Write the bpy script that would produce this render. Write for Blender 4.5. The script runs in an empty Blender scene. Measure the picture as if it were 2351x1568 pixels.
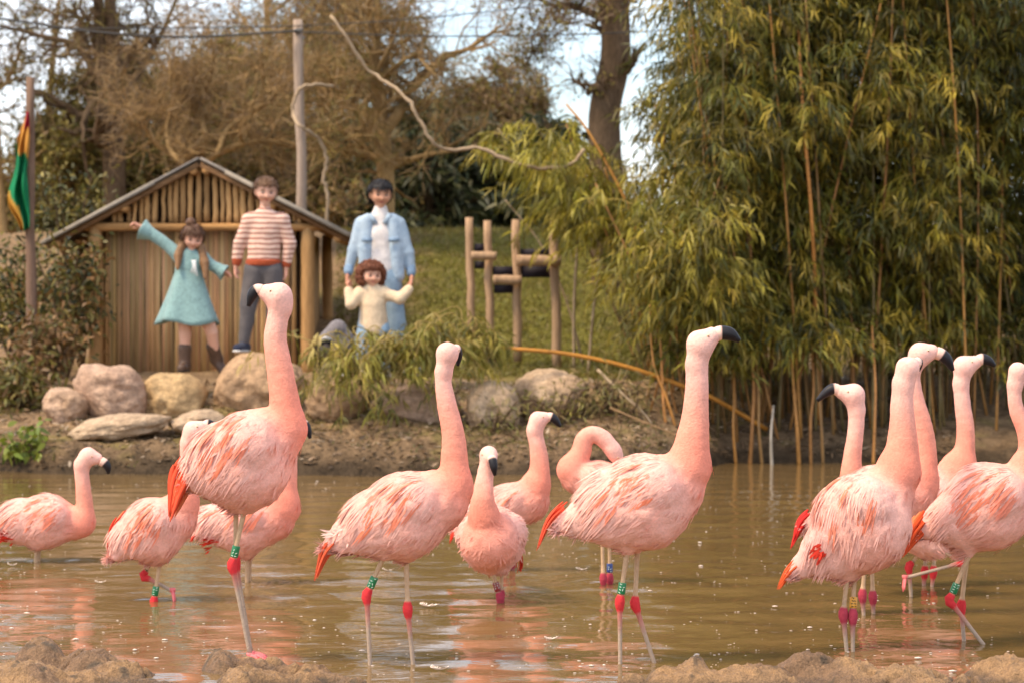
import bpy, math, random
import numpy as np
from mathutils import Vector, Matrix

R = np.random.default_rng(7)
random.seed(7)
sc = bpy.context.scene
COL = sc.collection

# ------------------------------------------------------------------ camera
F, CX, HY, CH = 5550.0, 1175.5, 720.0, 1.16      # focal length, principal column, horizon row, camera height
cam_d = bpy.data.cameras.new("camera")
cam = bpy.data.objects.new("camera", cam_d)
COL.objects.link(cam)
cam.location = (0, 0, CH)
cam.rotation_euler = (math.radians(90), 0, 0)
cam_d.sensor_width = 36
cam_d.lens = F / 2351 * 36
cam_d.shift_y = -(784 - HY) / 2351
cam_d.clip_start = 0.1
cam_d.clip_end = 2000
cam_d.dof.use_dof = True
cam_d.dof.focus_distance = 8.3
cam_d.dof.aperture_fstop = 4.8
sc.camera = cam

# ------------------------------------------------------------------ sky, sun, exposure
SUN_EL, SUN_AZ = math.radians(56), math.radians(-118)     # azimuth from +Y towards +X: behind the camera, to its left
w = bpy.data.worlds.new("World")
sc.world = w
w.use_nodes = True
nt = w.node_tree
bg = nt.nodes["Background"]
sky = nt.nodes.new("ShaderNodeTexSky")
sky.sky_type = 'NISHITA'
sky.sun_disc = False
sky.sun_elevation = SUN_EL
sky.sun_rotation = SUN_AZ
sky.air_density = 1.0
sky.dust_density = 1.5
sky.ozone_density = 1.0
tc = nt.nodes.new("ShaderNodeTexCoord")
mp = nt.nodes.new("ShaderNodeMapping")
mp.inputs['Scale'].default_value = (1.0, 1.0, 2.6)
nz = nt.nodes.new("ShaderNodeTexNoise")
nz.inputs['Scale'].default_value = 2.6
nz.inputs['Detail'].default_value = 7
nz.inputs['Roughness'].default_value = 0.6
cr = nt.nodes.new("ShaderNodeValToRGB")
cr.color_ramp.elements[0].position = 0.36
cr.color_ramp.elements[1].position = 0.66
mx = nt.nodes.new("ShaderNodeMix")
mx.data_type = 'RGBA'
mx.inputs[7].default_value = (8.6, 8.7, 9.2, 1)           # thin bright cloud
mulf = nt.nodes.new("ShaderNodeMath")
mulf.operation = 'MULTIPLY'
mulf.inputs[1].default_value = 0.85
nt.links.new(tc.outputs['Generated'], mp.inputs['Vector'])
nt.links.new(mp.outputs['Vector'], nz.inputs['Vector'])
nt.links.new(nz.outputs['Fac'], cr.inputs['Fac'])
nt.links.new(cr.outputs['Color'], mulf.inputs[0])
nt.links.new(mulf.outputs[0], mx.inputs[0])
nt.links.new(sky.outputs['Color'], mx.inputs[6])
nt.links.new(mx.outputs[2], bg.inputs['Color'])
bg.inputs['Strength'].default_value = 0.145

sd = bpy.data.lights.new("sun", 'SUN')
sun = bpy.data.objects.new("sun", sd)
COL.objects.link(sun)
sd.energy = 2.4
sd.angle = math.radians(14)
sd.color = (1.0, 0.81, 0.57)
sdir = Vector((math.sin(SUN_AZ) * math.cos(SUN_EL), math.cos(SUN_AZ) * math.cos(SUN_EL), math.sin(SUN_EL)))
sun.rotation_euler = sdir.to_track_quat('Z', 'Y').to_euler()
sun.location = (-8, -10, 14)

sc.view_settings.view_transform = 'Standard'
sc.view_settings.look = 'None'
sc.view_settings.exposure = 0.90
sc.view_settings.gamma = 1.0
sc.view_settings.use_curve_mapping = False
sc.cycles.max_bounces = 8
sc.cycles.diffuse_bounces = 3
sc.cycles.glossy_bounces = 3
sc.cycles.transparent_max_bounces = 4
sc.cycles.use_denoising = True

# ------------------------------------------------------------------ helpers
def P(x, y, Y):
    """A point of the place at distance Y whose picture position (in a 2351 px wide frame) is x, y."""
    return np.array([(x - CX) / F * Y, Y, CH + (HY - y) / F * Y])

def px(n, Y):
    return n / F * Y

def WY(y):
    return F * CH / (y - HY)

def unit(v):
    v = np.asarray(v, float)
    return v / (np.linalg.norm(v, axis=-1, keepdims=True) + 1e-12)

def h3(i, j, k, s=0):
    n = (i.astype(np.int64) * 73856093) ^ (j.astype(np.int64) * 19349663) ^ (k.astype(np.int64) * 83492791) ^ (s * 2654435 + 12345)
    n = (n ^ (n >> 13)) * 1274126177 & 0x7fffffff
    n = (n ^ (n >> 16)) * 668265263 & 0x7fffffff
    return (n & 0xfffff) / float(0xfffff)

def vnoise(x, y, z=0.0, s=0):
    x, y, z = np.broadcast_arrays(np.asarray(x, float), np.asarray(y, float), np.asarray(z, float))
    i, j, k = np.floor(x), np.floor(y), np.floor(z)
    u, v, t = x - i, y - j, z - k
    u, v, t = u * u * (3 - 2 * u), v * v * (3 - 2 * v), t * t * (3 - 2 * t)
    r = 0
    for a in (0, 1):
        for b in (0, 1):
            for c in (0, 1):
                r = r + h3(i + a, j + b, k + c, s) * (u if a else 1 - u) * (v if b else 1 - v) * (t if c else 1 - t)
    return r * 2 - 1

def fbm(x, y, z=0.0, o=4, s=0):
    r, a, f = 0, 0.5, 1.0
    for q in range(o):
        r = r + a * vnoise(np.asarray(x) * f, np.asarray(y) * f, np.asarray(z) * f, s + q)
        a *= 0.5
        f *= 2.03
    return r

def np_mesh(name, V, faces, cols=None, smooth=True, nrm=None):
    """faces: list of int arrays (n,3) / (n,4)"""
    me = bpy.data.meshes.new(name)
    V = np.asarray(V, np.float32)
    me.vertices.add(len(V))
    me.vertices.foreach_set("co", V.ravel())
    faces = [np.asarray(f, np.int32) for f in faces if len(f)]
    li = np.concatenate([f.ravel() for f in faces])
    tot = np.concatenate([np.full(len(f), f.shape[1], np.int32) for f in faces])
    st = np.concatenate([[0], np.cumsum(tot)[:-1]]).astype(np.int32)
    me.loops.add(len(li))
    me.loops.foreach_set("vertex_index", li)
    me.polygons.add(len(tot))
    me.polygons.foreach_set("loop_start", st)
    if smooth:
        me.polygons.foreach_set("use_smooth", np.ones(len(tot), bool))
    me.update(calc_edges=True)
    if cols is not None:
        c = np.ones((len(V), 4), np.float32)
        c[:, :3] = cols
        a = me.color_attributes.new("Col", 'FLOAT_COLOR', 'POINT')
        a.data.foreach_set("color", c.ravel())
    me.validate()
    if nrm is not None:
        me.normals_split_custom_set_from_vertices(np.asarray(nrm, np.float32))
    return me

def put(name, me, mat=None, parent=None, kind=None, label=None, cat=None, group=None):
    o = bpy.data.objects.new(name, me)
    COL.objects.link(o)
    if mat is not None:
        for m in (mat if isinstance(mat, (list, tuple)) else [mat]):
            me.materials.append(m)
    if parent is not None:
        o.parent = parent
        o.matrix_parent_inverse = Matrix.LocRotScale(parent.location, parent.rotation_euler, parent.scale).inverted()
    if kind:
        o["kind"] = kind
    if label:
        o["label"] = label
    if cat:
        o["category"] = cat
    if group:
        o["group"] = group
    return o

def thing(name, label, cat, loc, group=None):
    o = bpy.data.objects.new(name, None)
    COL.objects.link(o)
    o.location = tuple(float(v) for v in loc)
    o.empty_display_size = 0.1
    o["label"] = label
    o["category"] = cat
    if group:
        o["group"] = group
    return o

# ---- materials
def mat(name, col=(0.5, 0.5, 0.5), attr=False, rough=0.75, spec=0.3, vary=None, col2=None, bump=None, trans=0.0, stretch=None,
        coat=0.0, sheen=0.0, sss=0.0, metal=0.0):
    m = bpy.data.materials.new(name)
    m.use_nodes = True
    n, l = m.node_tree.nodes, m.node_tree.links
    b = n["Principled BSDF"]
    b.inputs['Roughness'].default_value = rough
    b.inputs['Specular IOR Level'].default_value = spec
    b.inputs['Metallic'].default_value = metal
    if coat:
        b.inputs['Coat Weight'].default_value = coat
    if sheen:
        b.inputs['Sheen Weight'].default_value = sheen
    if sss:
        b.inputs['Subsurface Weight'].default_value = sss
        b.inputs['Subsurface Radius'].default_value = (0.02, 0.008, 0.005)
    t = n.new("ShaderNodeTexCoord")
    vec = t.outputs['Object']
    if stretch:
        q = n.new("ShaderNodeMapping")
        q.inputs['Scale'].default_value = stretch
        l.new(vec, q.inputs['Vector'])
        vec = q.outputs['Vector']
    if attr:
        a = n.new("ShaderNodeAttribute")
        a.attribute_name = "Col"
        c = a.outputs['Color']
    else:
        a = n.new("ShaderNodeRGB")
        a.outputs[0].default_value = (*col, 1)
        c = a.outputs[0]
    if vary:
        for scale, amt in (vary if isinstance(vary, list) else [vary]):
            z = n.new("ShaderNodeTexNoise")
            z.inputs['Scale'].default_value = scale
            z.inputs['Detail'].default_value = 6
            z.inputs['Roughness'].default_value = 0.62
            l.new(vec, z.inputs['Vector'])
            r = n.new("ShaderNodeMapRange")
            r.inputs[1].default_value = 0.3
            r.inputs[2].default_value = 0.7
            if col2 is not None:
                r.inputs[3].default_value = 0
                r.inputs[4].default_value = amt
                k = n.new("ShaderNodeMix")
                k.data_type = 'RGBA'
                k.inputs[7].default_value = (*col2, 1)
                l.new(z.outputs['Fac'], r.inputs[0])
                l.new(r.outputs[0], k.inputs[0])
                l.new(c, k.inputs[6])
                c = k.outputs[2]
                col2 = None
            else:
                r.inputs[3].default_value = 1 - amt
                r.inputs[4].default_value = 1 + amt
                k = n.new("ShaderNodeVectorMath")
                k.operation = 'SCALE'
                l.new(z.outputs['Fac'], r.inputs[0])
                l.new(c, k.inputs[0])
                l.new(r.outputs[0], k.inputs['Scale'])
                c = k.outputs[0]
    l.new(c, b.inputs['Base Color'])
    if bump:
        prev = None
        for scale, strength, dist in (bump if isinstance(bump, list) else [bump]):
            z = n.new("ShaderNodeTexNoise")
            z.inputs['Scale'].default_value = scale
            z.inputs['Detail'].default_value = 5
            l.new(vec, z.inputs['Vector'])
            q = n.new("ShaderNodeBump")
            q.inputs['Strength'].default_value = strength
            q.inputs['Distance'].default_value = dist
            l.new(z.outputs['Fac'], q.inputs['Height'])
            if prev:
                l.new(prev, q.inputs['Normal'])
            prev = q.outputs['Normal']
        l.new(prev, b.inputs['Normal'])
    if trans:
        tr = n.new("ShaderNodeBsdfTranslucent")
        l.new(c, tr.inputs['Color'])
        ms = n.new("ShaderNodeMixShader")
        ms.inputs[0].default_value = trans
        l.new(b.outputs[0], ms.inputs[1])
        l.new(tr.outputs[0], ms.inputs[2])
        l.new(ms.outputs[0], n["Material Output"].inputs['Surface'])
    return m

# ---- tubes
class Tubes:
    def __init__(s):
        s.V, s.Q, s.T, s.C, s.n = [], [], [], [], 0
    def add(s, pts, rad, n=8, col=None, cap=True, flat=None):
        pts = np.asarray(pts, float)
        rad = np.broadcast_to(np.asarray(rad, float), (len(pts),))
        t = np.gradient(pts, axis=0)
        t = unit(t)
        ref = np.array([0, 0, 1.0]) if abs(t[0][2]) < 0.9 else np.array([1.0, 0, 0])
        a = unit(np.cross(t[0], ref))
        A = [a]
        for i in range(1, len(pts)):
            a = a - t[i] * np.dot(a, t[i])
            a = a / (np.linalg.norm(a) + 1e-9)
            A.append(a)
        A = np.array(A)
        B = np.cross(t, A)
        th = np.arange(n) * 2 * math.pi / n
        ring = pts[:, None] + rad[:, None, None] * (np.cos(th)[None, :, None] * A[:, None] + np.sin(th)[None, :, None] * B[:, None])
        v = ring.reshape(-1, 3)
        m = len(pts)
        i0 = (np.arange(m - 1)[:, None] * n + np.arange(n)[None]).ravel()
        i1 = (np.arange(m - 1)[:, None] * n + (np.arange(n)[None] + 1) % n).ravel()
        q = np.stack([i0, i1, i1 + n, i0 + n], 1) + s.n
        s.Q.append(q)
        if cap:
            v = np.vstack([v, pts[0], pts[-1]])
            c0, c1 = m * n, m * n + 1
            j = np.arange(n)
            s.T.append(np.stack([(j + 1) % n, j, np.full(n, c0)], 1) + s.n)
            s.T.append(np.stack([j + (m - 1) * n, (j + 1) % n + (m - 1) * n, np.full(n, c1)], 1) + s.n)
        s.V.append(v)
        if col is not None:
            col = np.asarray(col, float)
            if col.ndim == 1:
                s.C.append(np.tile(col, (len(v), 1)))
            else:
                c = np.repeat(col, n, 0)
                s.C.append(np.vstack([c, col[0], col[-1]]) if cap else c)
        s.n += len(v)
    def raw(s, V, Q=None, T=None, col=None):
        V = np.asarray(V, float)
        if Q is not None and len(Q):
            s.Q.append(np.asarray(Q) + s.n)
        if T is not None and len(T):
            s.T.append(np.asarray(T) + s.n)
        s.V.append(V)
        if col is not None:
            col = np.asarray(col, float)
            s.C.append(np.tile(col, (len(V), 1)) if col.ndim == 1 else col)
        s.n += len(V)
    def box(s, c, d, rot=None, col=None, jit=0.0):
        v = np.array([[x, y, z] for x in (-1, 1) for y in (-1, 1) for z in (-1, 1)], float) * np.asarray(d) / 2
        if jit:
            v += R.normal(0, jit, v.shape)
        if rot is not None:
            v = v @ np.asarray(rot).T
        f = [[0, 1, 3, 2], [4, 6, 7, 5], [0, 4, 5, 1], [2, 3, 7, 6], [0, 2, 6, 4], [1, 5, 7, 3]]
        s.raw(v + np.asarray(c), Q=f, col=col)
    def mesh(s, name, smooth=True):
        fs = []
        if s.Q:
            fs.append(np.vstack(s.Q))
        if s.T:
            fs.append(np.vstack(s.T))
        return np_mesh(name, np.vstack(s.V), fs, np.vstack(s.C) if s.C else None, smooth)

def spline(pts, n):
    """Catmull-Rom through rows of pts (any width)."""
    p = np.asarray(pts, float)
    if len(p) == 2:
        t = np.linspace(0, 1, n)[:, None]
        return p[0] * (1 - t) + p[1] * t
    e = np.vstack([2 * p[0] - p[1], p, 2 * p[-1] - p[-2]])
    u = np.linspace(0, len(p) - 1 - 1e-9, n)
    i = u.astype(int)
    t = (u - i)[:, None]
    a, b, c, d = e[i], e[i + 1], e[i + 2], e[i + 3]
    return 0.5 * (2 * b + (c - a) * t + (2 * a - 5 * b + 4 * c - d) * t * t + (3 * b - a - 3 * c + d) * t ** 3)

def blades(B, D, N, L, W, prof=(0.35, 1.0, 0.75, 0.06), droop=0.0, bend=None, col=None, fold=0.0):
    """Leaf / feather / grass blades: 4 stations, 3 quads (6 when folded)."""
    n = len(B)
    D = unit(D)
    S = unit(np.cross(D, N))
    Nn = np.cross(S, D)
    L = np.broadcast_to(L, (n,))
    W = np.broadcast_to(W, (n,))
    droop = np.broadcast_to(droop, (n,))
    ts = np.linspace(0, 1, len(prof))
    rows = []
    for t, p in zip(ts, prof):
        c = B + D * (L * t)[:, None]
        c = c + np.array([0, 0, -1.0]) * (L * droop * t * t)[:, None]
        if bend is not None:
            c = c + Nn * (L * np.broadcast_to(bend, (n,)) * t * t)[:, None]
        hw = S * (W * p * 0.5)[:, None]
        if fold:
            rows += [c - hw, c - Nn * (W * p * fold)[:, None], c + hw]
        else:
            rows += [c - hw, c + hw]
    V = np.stack(rows, 1)
    m = V.shape[1]
    k = len(prof)
    q = []
    wd = 3 if fold else 2
    for a in range(k - 1):
        for b in range(wd - 1):
            q.append([a * wd + b, a * wd + b + 1, (a + 1) * wd + b + 1, (a + 1) * wd + b])
    q = np.array(q)
    Q = (np.arange(n)[:, None, None] * m + q[None]).reshape(-1, 4)
    C = None
    if col is not None:
        C = np.repeat(np.asarray(col, float), m, 0)
    return V.reshape(-1, 3), Q, C

# ---- implicit bodies: rounded cones blended together, polygonised with surface nets
class Body:
    def __init__(s):
        s.p = []
    def cone(s, a, b, ra, rb, k=0.02, col=(1, 1, 1), L=None, lat=1.0, tag=0):
        s.p.append((np.asarray(a, float), np.asarray(b, float), ra, rb, k, np.asarray(col, float), None if L is None else unit(L), lat, tag))
    def ball(s, a, r, k=0.02, col=(1, 1, 1), L=None, lat=1.0, tag=0):
        s.cone(a, np.asarray(a, float) + 1e-5, r, r, k, col, L, lat, tag)
    def chain(s, pts, rad, k=0.02, col=(1, 1, 1), L=None, lat=1.0, tag=0):
        col = np.asarray(col, float)
        for i in range(len(pts) - 1):
            c = col if col.ndim == 1 else (col[i] + col[i + 1]) / 2
            s.cone(pts[i], pts[i + 1], rad[i], rad[i + 1], k if i == 0 else min(k, .3 * k + .003), c, L, lat, tag)
    @staticmethod
    def dist(pr, p):
        a, b, ra, rb, k, col, L, lat, tag = pr
        q = p - a
        ba = b - a
        if L is not None and lat != 1.0:
            q = q + L * ((q @ L) * (1 / lat - 1))[..., None]
            ba = ba + L * ((ba @ L) * (1 / lat - 1))
        t = np.clip((q @ ba) / max(ba @ ba, 1e-12), 0, 1)
        return np.linalg.norm(q - t[..., None] * ba, axis=-1) - (ra + (rb - ra) * t)
    def grid(s, res):
        lo = np.min([np.minimum(q[0] - q[2] * max(1, q[7]), q[1] - q[3] * max(1, q[7])) for q in s.p], 0) - 4 * res
        hi = np.max([np.maximum(q[0] + q[2] * max(1, q[7]), q[1] + q[3] * max(1, q[7])) for q in s.p], 0) + 4 * res
        n = np.ceil((hi - lo) / res).astype(int) + 1
        f = np.full(n, 1.0, np.float32)
        for q in s.p:
            m = q[4] + 2 * res
            l = np.minimum(q[0] - q[2] * max(1, q[7]), q[1] - q[3] * max(1, q[7])) - m
            h = np.maximum(q[0] + q[2] * max(1, q[7]), q[1] + q[3] * max(1, q[7])) + m
            i0 = np.maximum(((l - lo) / res).astype(int), 0)
            i1 = np.minimum(((h - lo) / res).astype(int) + 2, n)
            ax = [lo[d] + res * np.arange(i0[d], i1[d]) for d in range(3)]
            g = np.stack(np.meshgrid(*ax, indexing='ij'), -1)
            d = s.dist(q, g)
            sl = tuple(slice(i0[d_], i1[d_]) for d_ in range(3))
            o = f[sl]
            hh = np.maximum(q[4] - np.abs(o - d), 0) / q[4]
            f[sl] = np.minimum(o, d) - hh * hh * q[4] * 0.25
        return f, lo
    def build(s, res=0.008, clip=None, soft=0.02):
        f, lo = s.grid(res)
        if clip is not None:
            n = f.shape
            ax = [lo[d] + res * np.arange(n[d]) for d in range(3)]
            g = np.meshgrid(*ax, indexing='ij')
            f = np.maximum(f, clip(*g))
        V, Q = surface_nets(f, lo, res)
        # colour and nearest tag at the vertices
        D = np.stack([s.dist(q, V) for q in s.p], 1)
        Wt = np.exp(-(D - D.min(1, keepdims=True)) / soft)
        Wt /= Wt.sum(1, keepdims=True)
        C = Wt @ np.stack([q[5] for q in s.p])
        tag = np.array([q[8] for q in s.p])[D.argmin(1)]
        return V, Q, C, tag

def surface_nets(f, lo, res):
    n = np.array(f.shape)
    ins = f < 0
    c = [ins[a:n[0] - 1 + a, b:n[1] - 1 + b, d:n[2] - 1 + d] for a in (0, 1) for b in (0, 1) for d in (0, 1)]
    any_ = np.logical_or.reduce(c)
    all_ = np.logical_and.reduce(c)
    act = any_ & ~all_
    I = np.argwhere(act)
    idx = np.full(act.shape, -1, np.int64)
    idx[act] = np.arange(len(I))
    corners = np.array([[a, b, d] for a in (0, 1) for b in (0, 1) for d in (0, 1)])
    val = np.stack([f[I[:, 0] + a, I[:, 1] + b, I[:, 2] + d] for a, b, d in corners], 1)
    acc = np.zeros((len(I), 3))
    cnt = np.zeros(len(I))
    for i in range(8):
        for j in range(i + 1, 8):
            if np.abs(corners[i] - corners[j]).sum() != 1:
                continue
            a, b = val[:, i], val[:, j]
            m = (a < 0) != (b < 0)
            t = np.where(m, a / np.where(m, a - b, 1), 0)
            acc += np.where(m[:, None], corners[i] + t[:, None] * (corners[j] - corners[i]), 0)
            cnt += m
    V = lo + res * (I + acc / cnt[:, None])
    Q = []
    for ax in range(3):
        sl0 = [slice(None)] * 3
        sl1 = [slice(None)] * 3
        sl0[ax] = slice(0, -1)
        sl1[ax] = slice(1, None)
        a, b = ins[tuple(sl0)], ins[tuple(sl1)]
        E = np.argwhere(a != b)
        o1, o2 = [d for d in range(3) if d != ax]
        E = E[(E[:, o1] > 0) & (E[:, o2] > 0) & (E[:, o1] < n[o1] - 1) & (E[:, o2] < n[o2] - 1)]
        flip = a[tuple(E.T)]
        def cell(d1, d2):
            e = E.copy()
            e[:, o1] -= d1
            e[:, o2] -= d2
            return idx[tuple(e.T)]
        q = np.stack([cell(1, 1), cell(0, 1), cell(0, 0), cell(1, 0)], 1)
        if ax == 1:
            flip = ~flip
        q[~flip] = q[~flip][:, ::-1]
        Q.append(q)
    return V, np.vstack(Q)

def normals(V, Q):
    n = np.cross(V[Q[:, 2]] - V[Q[:, 0]], V[Q[:, 3]] - V[Q[:, 1]])
    N = np.zeros_like(V)
    for j in range(4):
        np.add.at(N, Q[:, j], n)
    return unit(N)

def relax(V, Q, it=2, f=0.5):
    for _ in range(it):
        A = np.zeros_like(V)
        c = np.zeros(len(V))
        for j in range(4):
            np.add.at(A, Q[:, j], V[Q[:, (j + 1) % 4]])
            np.add.at(A, Q[:, j], V[Q[:, (j - 1) % 4]])
            np.add.at(c, Q[:, j], 2)
        V = V * (1 - f) + f * A / c[:, None]
    return V
# ------------------------------------------------------------------ ground
def sst(a, b, x):
    t = np.clip((np.asarray(x, float) - a) / (b - a), 0, 1)
    return t * t * (3 - 2 * t)

def shore(x):
    x = np.asarray(x, float)
    return 17.35 + sst(0.9, 1.9, x) * 1.45 + sst(-3.2, -4.2, x) * 0.7 + 0.16 * vnoise(x * 1.3, 3.1) + 0.06 * vnoise(x * 4.1, 9.2)

def gz(x, y):
    x, y = np.broadcast_arrays(np.asarray(x, float), np.asarray(y, float))
    d = y - shore(x)
    z = np.interp(d, [-14, -9.2, -2, -0.5, 0, 0.12, 0.3, 1.3, 2.0, 4.6, 5.2, 9.8, 10.8, 14, 40, 400],
                  [0.25, -0.25, -0.45, -0.3, 0.0, 0.10, 0.19, 0.36, 0.56, 0.66, 0.78, 2.05, 2.1, 1.2, 1.0, 1.0])
    amp = sst(0.0, 0.5, d)
    z = z + amp * (0.07 * fbm(x * 1.7, y * 1.7, o=4) + 0.03 * fbm(x * 9, y * 9, o=3))
    z = z + sst(0.02, 0.2, d) * (1 - sst(0.5, 1.2, d)) * 0.07 * fbm(x * 5, y * 6, 2.0, o=3)
    return z

ys = np.concatenate([np.linspace(-30, 5, 8)[:-1], np.linspace(5, 16.8, 30)[:-1], np.linspace(16.8, 20.4, 130)[:-1], np.linspace(20.4, 30, 90)[:-1],
                     np.linspace(30, 60, 20)[:-1], np.geomspace(60, 900, 12)])
xs = np.concatenate([-np.geomspace(900, 7, 14)[:-1], np.linspace(-7, 7, 260), np.geomspace(7, 900, 14)[1:]])
GX, GY = np.meshgrid(xs, ys)
GZ = gz(GX, GY)
ny, nx = GX.shape
V = np.stack([GX, GY, GZ], -1).reshape(-1, 3)
a = (np.arange(ny - 1)[:, None] * nx + np.arange(nx - 1)[None]).ravel()
Q = np.stack([a, a + 1, a + nx + 1, a + nx], 1)
d = (GY - shore(GX)).ravel()
nzv = fbm(GX.ravel() * 1.1, GY.ravel() * 1.1, 5.0, o=4)
nz2 = fbm(GX.ravel() * 6, GY.ravel() * 6, 1.0, o=3)
soil = np.array([0.155, 0.10, 0.055])
wet = np.array([0.05, 0.034, 0.020])
litter = np.array([0.27, 0.175, 0.095])
grass = np.array([0.13, 0.115, 0.022])
C = np.tile(soil, (len(V), 1))
def mixc(C, c, f):
    f = np.clip(f, 0, 1)[:, None]
    return C * (1 - f) + c * f
C = mixc(C, litter, sst(0.35, 0.9, d + 0.5 * nz2) * (0.75 + 0.5 * nzv))
C = mixc(C, wet, 1 - sst(0.03, 0.26, d + 0.15 * nz2))
C = mixc(C, grass, sst(2.6, 4.2, d + 1.2 * nzv) * sst(-1.3, -0.7, GX.ravel() + 0.2 * nz2) * sst(1.6, 1.0, GX.ravel() + .2 * nz2) + sst(0.15, 0.4, nz2 + nzv) * sst(0.05, 0.3, d) * 0.5)
ground = put("ground", np_mesh("ground", V, [Q], C),
             mat("earth", attr=True, rough=0.95, spec=0.1, vary=[(9, 0.35), (40, 0.35)], bump=[(14, 0.8, 0.05), (60, 0.7, 0.02)]), kind="structure")

# ------------------------------------------------------------------ mud along the near shore
MOUNDS = [  # picture column, distance, half width (px), half depth (m), height
    (110, 7.92, 75, 0.15, 0.100), (200, 7.86, 90, 0.13, 0.075), (265, 7.74, 110, 0.12, 0.040), (60, 7.55, 130, 0.25, 0.06), (330, 7.62, 90, 0.12, 0.012), (410, 7.60, 80, 0.06, -0.002),
    (520, 7.86, 60, 0.14, 0.058), (600, 7.93, 90, 0.16, 0.034), (700, 7.70, 150, 0.13, 0.036), (800, 7.62, 90, 0.10, 0.020), (560, 7.60, 90, 0.2, 0.05),
    (1640, 7.60, 300, 0.13, 0.030), (2060, 7.60, 340, 0.16, 0.034), (620, 7.58, 190, 0.15, 0.026), (170, 7.58, 240, 0.2, 0.03),
    (1560, 7.72, 120, 0.12, 0.032), (1590, 7.78, 60, 0.10, 0.046), (1720, 7.66, 150, 0.14, 0.04), (1880, 7.78, 110, 0.14, 0.075), (1985, 7.68, 110, 0.16, 0.062),
    (2120, 7.62, 130, 0.14, 0.045), (2290, 7.80, 120, 0.15, 0.060), (2390, 7.70, 160, 0.2, 0.065), (1480, 7.60, 70, 0.08, 0.01)]
def mudz(x, y):
    base = -0.09 + 0.10 * sst(7.55, 7.2, y) + 0.06 * sst(7.3, 6.6, y)
    z = base + 0 * x
    wx = 0.05 * vnoise(x * 5, y * 5, 1.5)
    wy = 0.04 * vnoise(x * 6, y * 6, 7.5)
    for mx_, my, rx, ry, hh in MOUNDS:
        X0 = (mx_ - CX) / F * my
        r2 = ((x + wx - X0) / (rx / F * my)) ** 2 + ((y + wy - my) / ry) ** 2
        g = (hh + 0.09) * np.exp(-(r2 ** 1.3) * 0.9) - 0.09
        k = 0.03
        hh_ = np.maximum(k - np.abs(z - g), 0) / k
        z = np.maximum(z, g) + hh_ * hh_ * k * 0.25
    up = sst(-0.03, 0.02, z)
    lump = np.abs(vnoise(x * 13, y * 15, 3.3))
    cr = np.abs(fbm(x * 3.2 + 0.3 * vnoise(x * 9, y * 9), y * 4.6, 11.0, o=2))
    z = z + up * (0.024 * fbm(x * 9, y * 10, o=3) + 0.010 * fbm(x * 95, y * 100, 4.0, o=2) + 0.012 * (lump - 0.35) + 0.011 * fbm(x * 30, y * 34, 2.2, o=3) + 0.006 * vnoise(x * 62, y * 70, 6.0))
    z = z - up * 0.035 * np.exp(-(cr / 0.020) ** 2) * sst(0.25, 0.5, vnoise(x * 1.6, y * 1.6, 8.8) * 0.5 + 0.5)
    return z
mxs = np.arange(-2.05, 2.05, 0.0075)
mys = np.arange(7.1, 8.3, 0.0075)
MX, MY = np.meshgrid(mxs, mys)
MZ = mudz(MX, MY)
V = np.stack([MX, MY, MZ], -1).reshape(-1, 3)
ny, nx = MX.shape
a = (np.arange(ny - 1)[:, None] * nx + np.arange(nx - 1)[None]).ravel()
Q = np.stack([a, a + 1, a + nx + 1, a + nx], 1)
zz = MZ.ravel()
n1 = fbm(MX.ravel() * 5, MY.ravel() * 5, o=4)
C = np.tile(np.array([0.30, 0.172, 0.075]), (len(V), 1))
C = mixc(C, np.array([0.19, 0.108, 0.054]), sst(-0.1, 0.3, n1))
C = mixc(C, np.array([0.10, 0.062, 0.035]), (1 - sst(-0.004, 0.026, zz + 0.010 * n1)) * 0.85)
C = mixc(C, np.array([0.085, 0.06, 0.035]), sst(0.36, 0.46, fbm(MX.ravel() * 22, MY.ravel() * 26, 4.0, o=2)) * 0.8)
m_mud = mat("mud", attr=True, rough=0.62, spec=0.4, vary=[(30, 0.3), (140, 0.35), (420, 0.25)], bump=[(110, 0.9, 0.012), (380, 0.8, 0.005)])
put("mud_bank", np_mesh("mud_bank", V, [Q], C), m_mud, kind="structure")

# ------------------------------------------------------------------ water: a rippled sheet, with rings round the legs
LEGS = []          # filled below: x, y of legs that stand in the water
def water_mat():
    m = bpy.data.materials.new("murky_water")
    m.use_nodes = True
    n, l = m.node_tree.nodes, m.node_tree.links
    b = n["Principled BSDF"]
    b.inputs['Roughness'].default_value = 0.035
    b.inputs['IOR'].default_value = 1.33
    b.inputs['Specular IOR Level'].default_value = 0.75
    t = n.new("ShaderNodeTexCoord")
    z = n.new("ShaderNodeTexNoise")
    z.inputs['Scale'].default_value = 0.9
    z.inputs['Detail'].default_value = 4
    l.new(t.outputs['Object'], z.inputs['Vector'])
    k = n.new("ShaderNodeMix")
    k.data_type = 'RGBA'
    k.inputs[6].default_value = (0.140, 0.082, 0.027, 1)
    k.inputs[7].default_value = (0.195, 0.118, 0.046, 1)
    l.new(z.outputs['Fac'], k.inputs[0])
    l.new(k.outputs[2], b.inputs['Base Color'])
    mp_ = n.new("ShaderNodeMapping")
    mp_.inputs['Scale'].default_value = (11, 30, 1)
    l.new(t.outputs['Object'], mp_.inputs['Vector'])
    z2 = n.new("ShaderNodeTexNoise")
    z2.inputs['Scale'].default_value = 1.0
    z2.inputs['Detail'].default_value = 3
    l.new(mp_.outputs[0], z2.inputs['Vector'])
    q = n.new("ShaderNodeBump")
    q.inputs['Strength'].default_value = 0.5
    q.inputs['Distance'].default_value = 0.0030
    l.new(z2.outputs['Fac'], q.inputs['Height'])
    l.new(q.outputs[0], b.inputs['Normal'])
    return m

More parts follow.
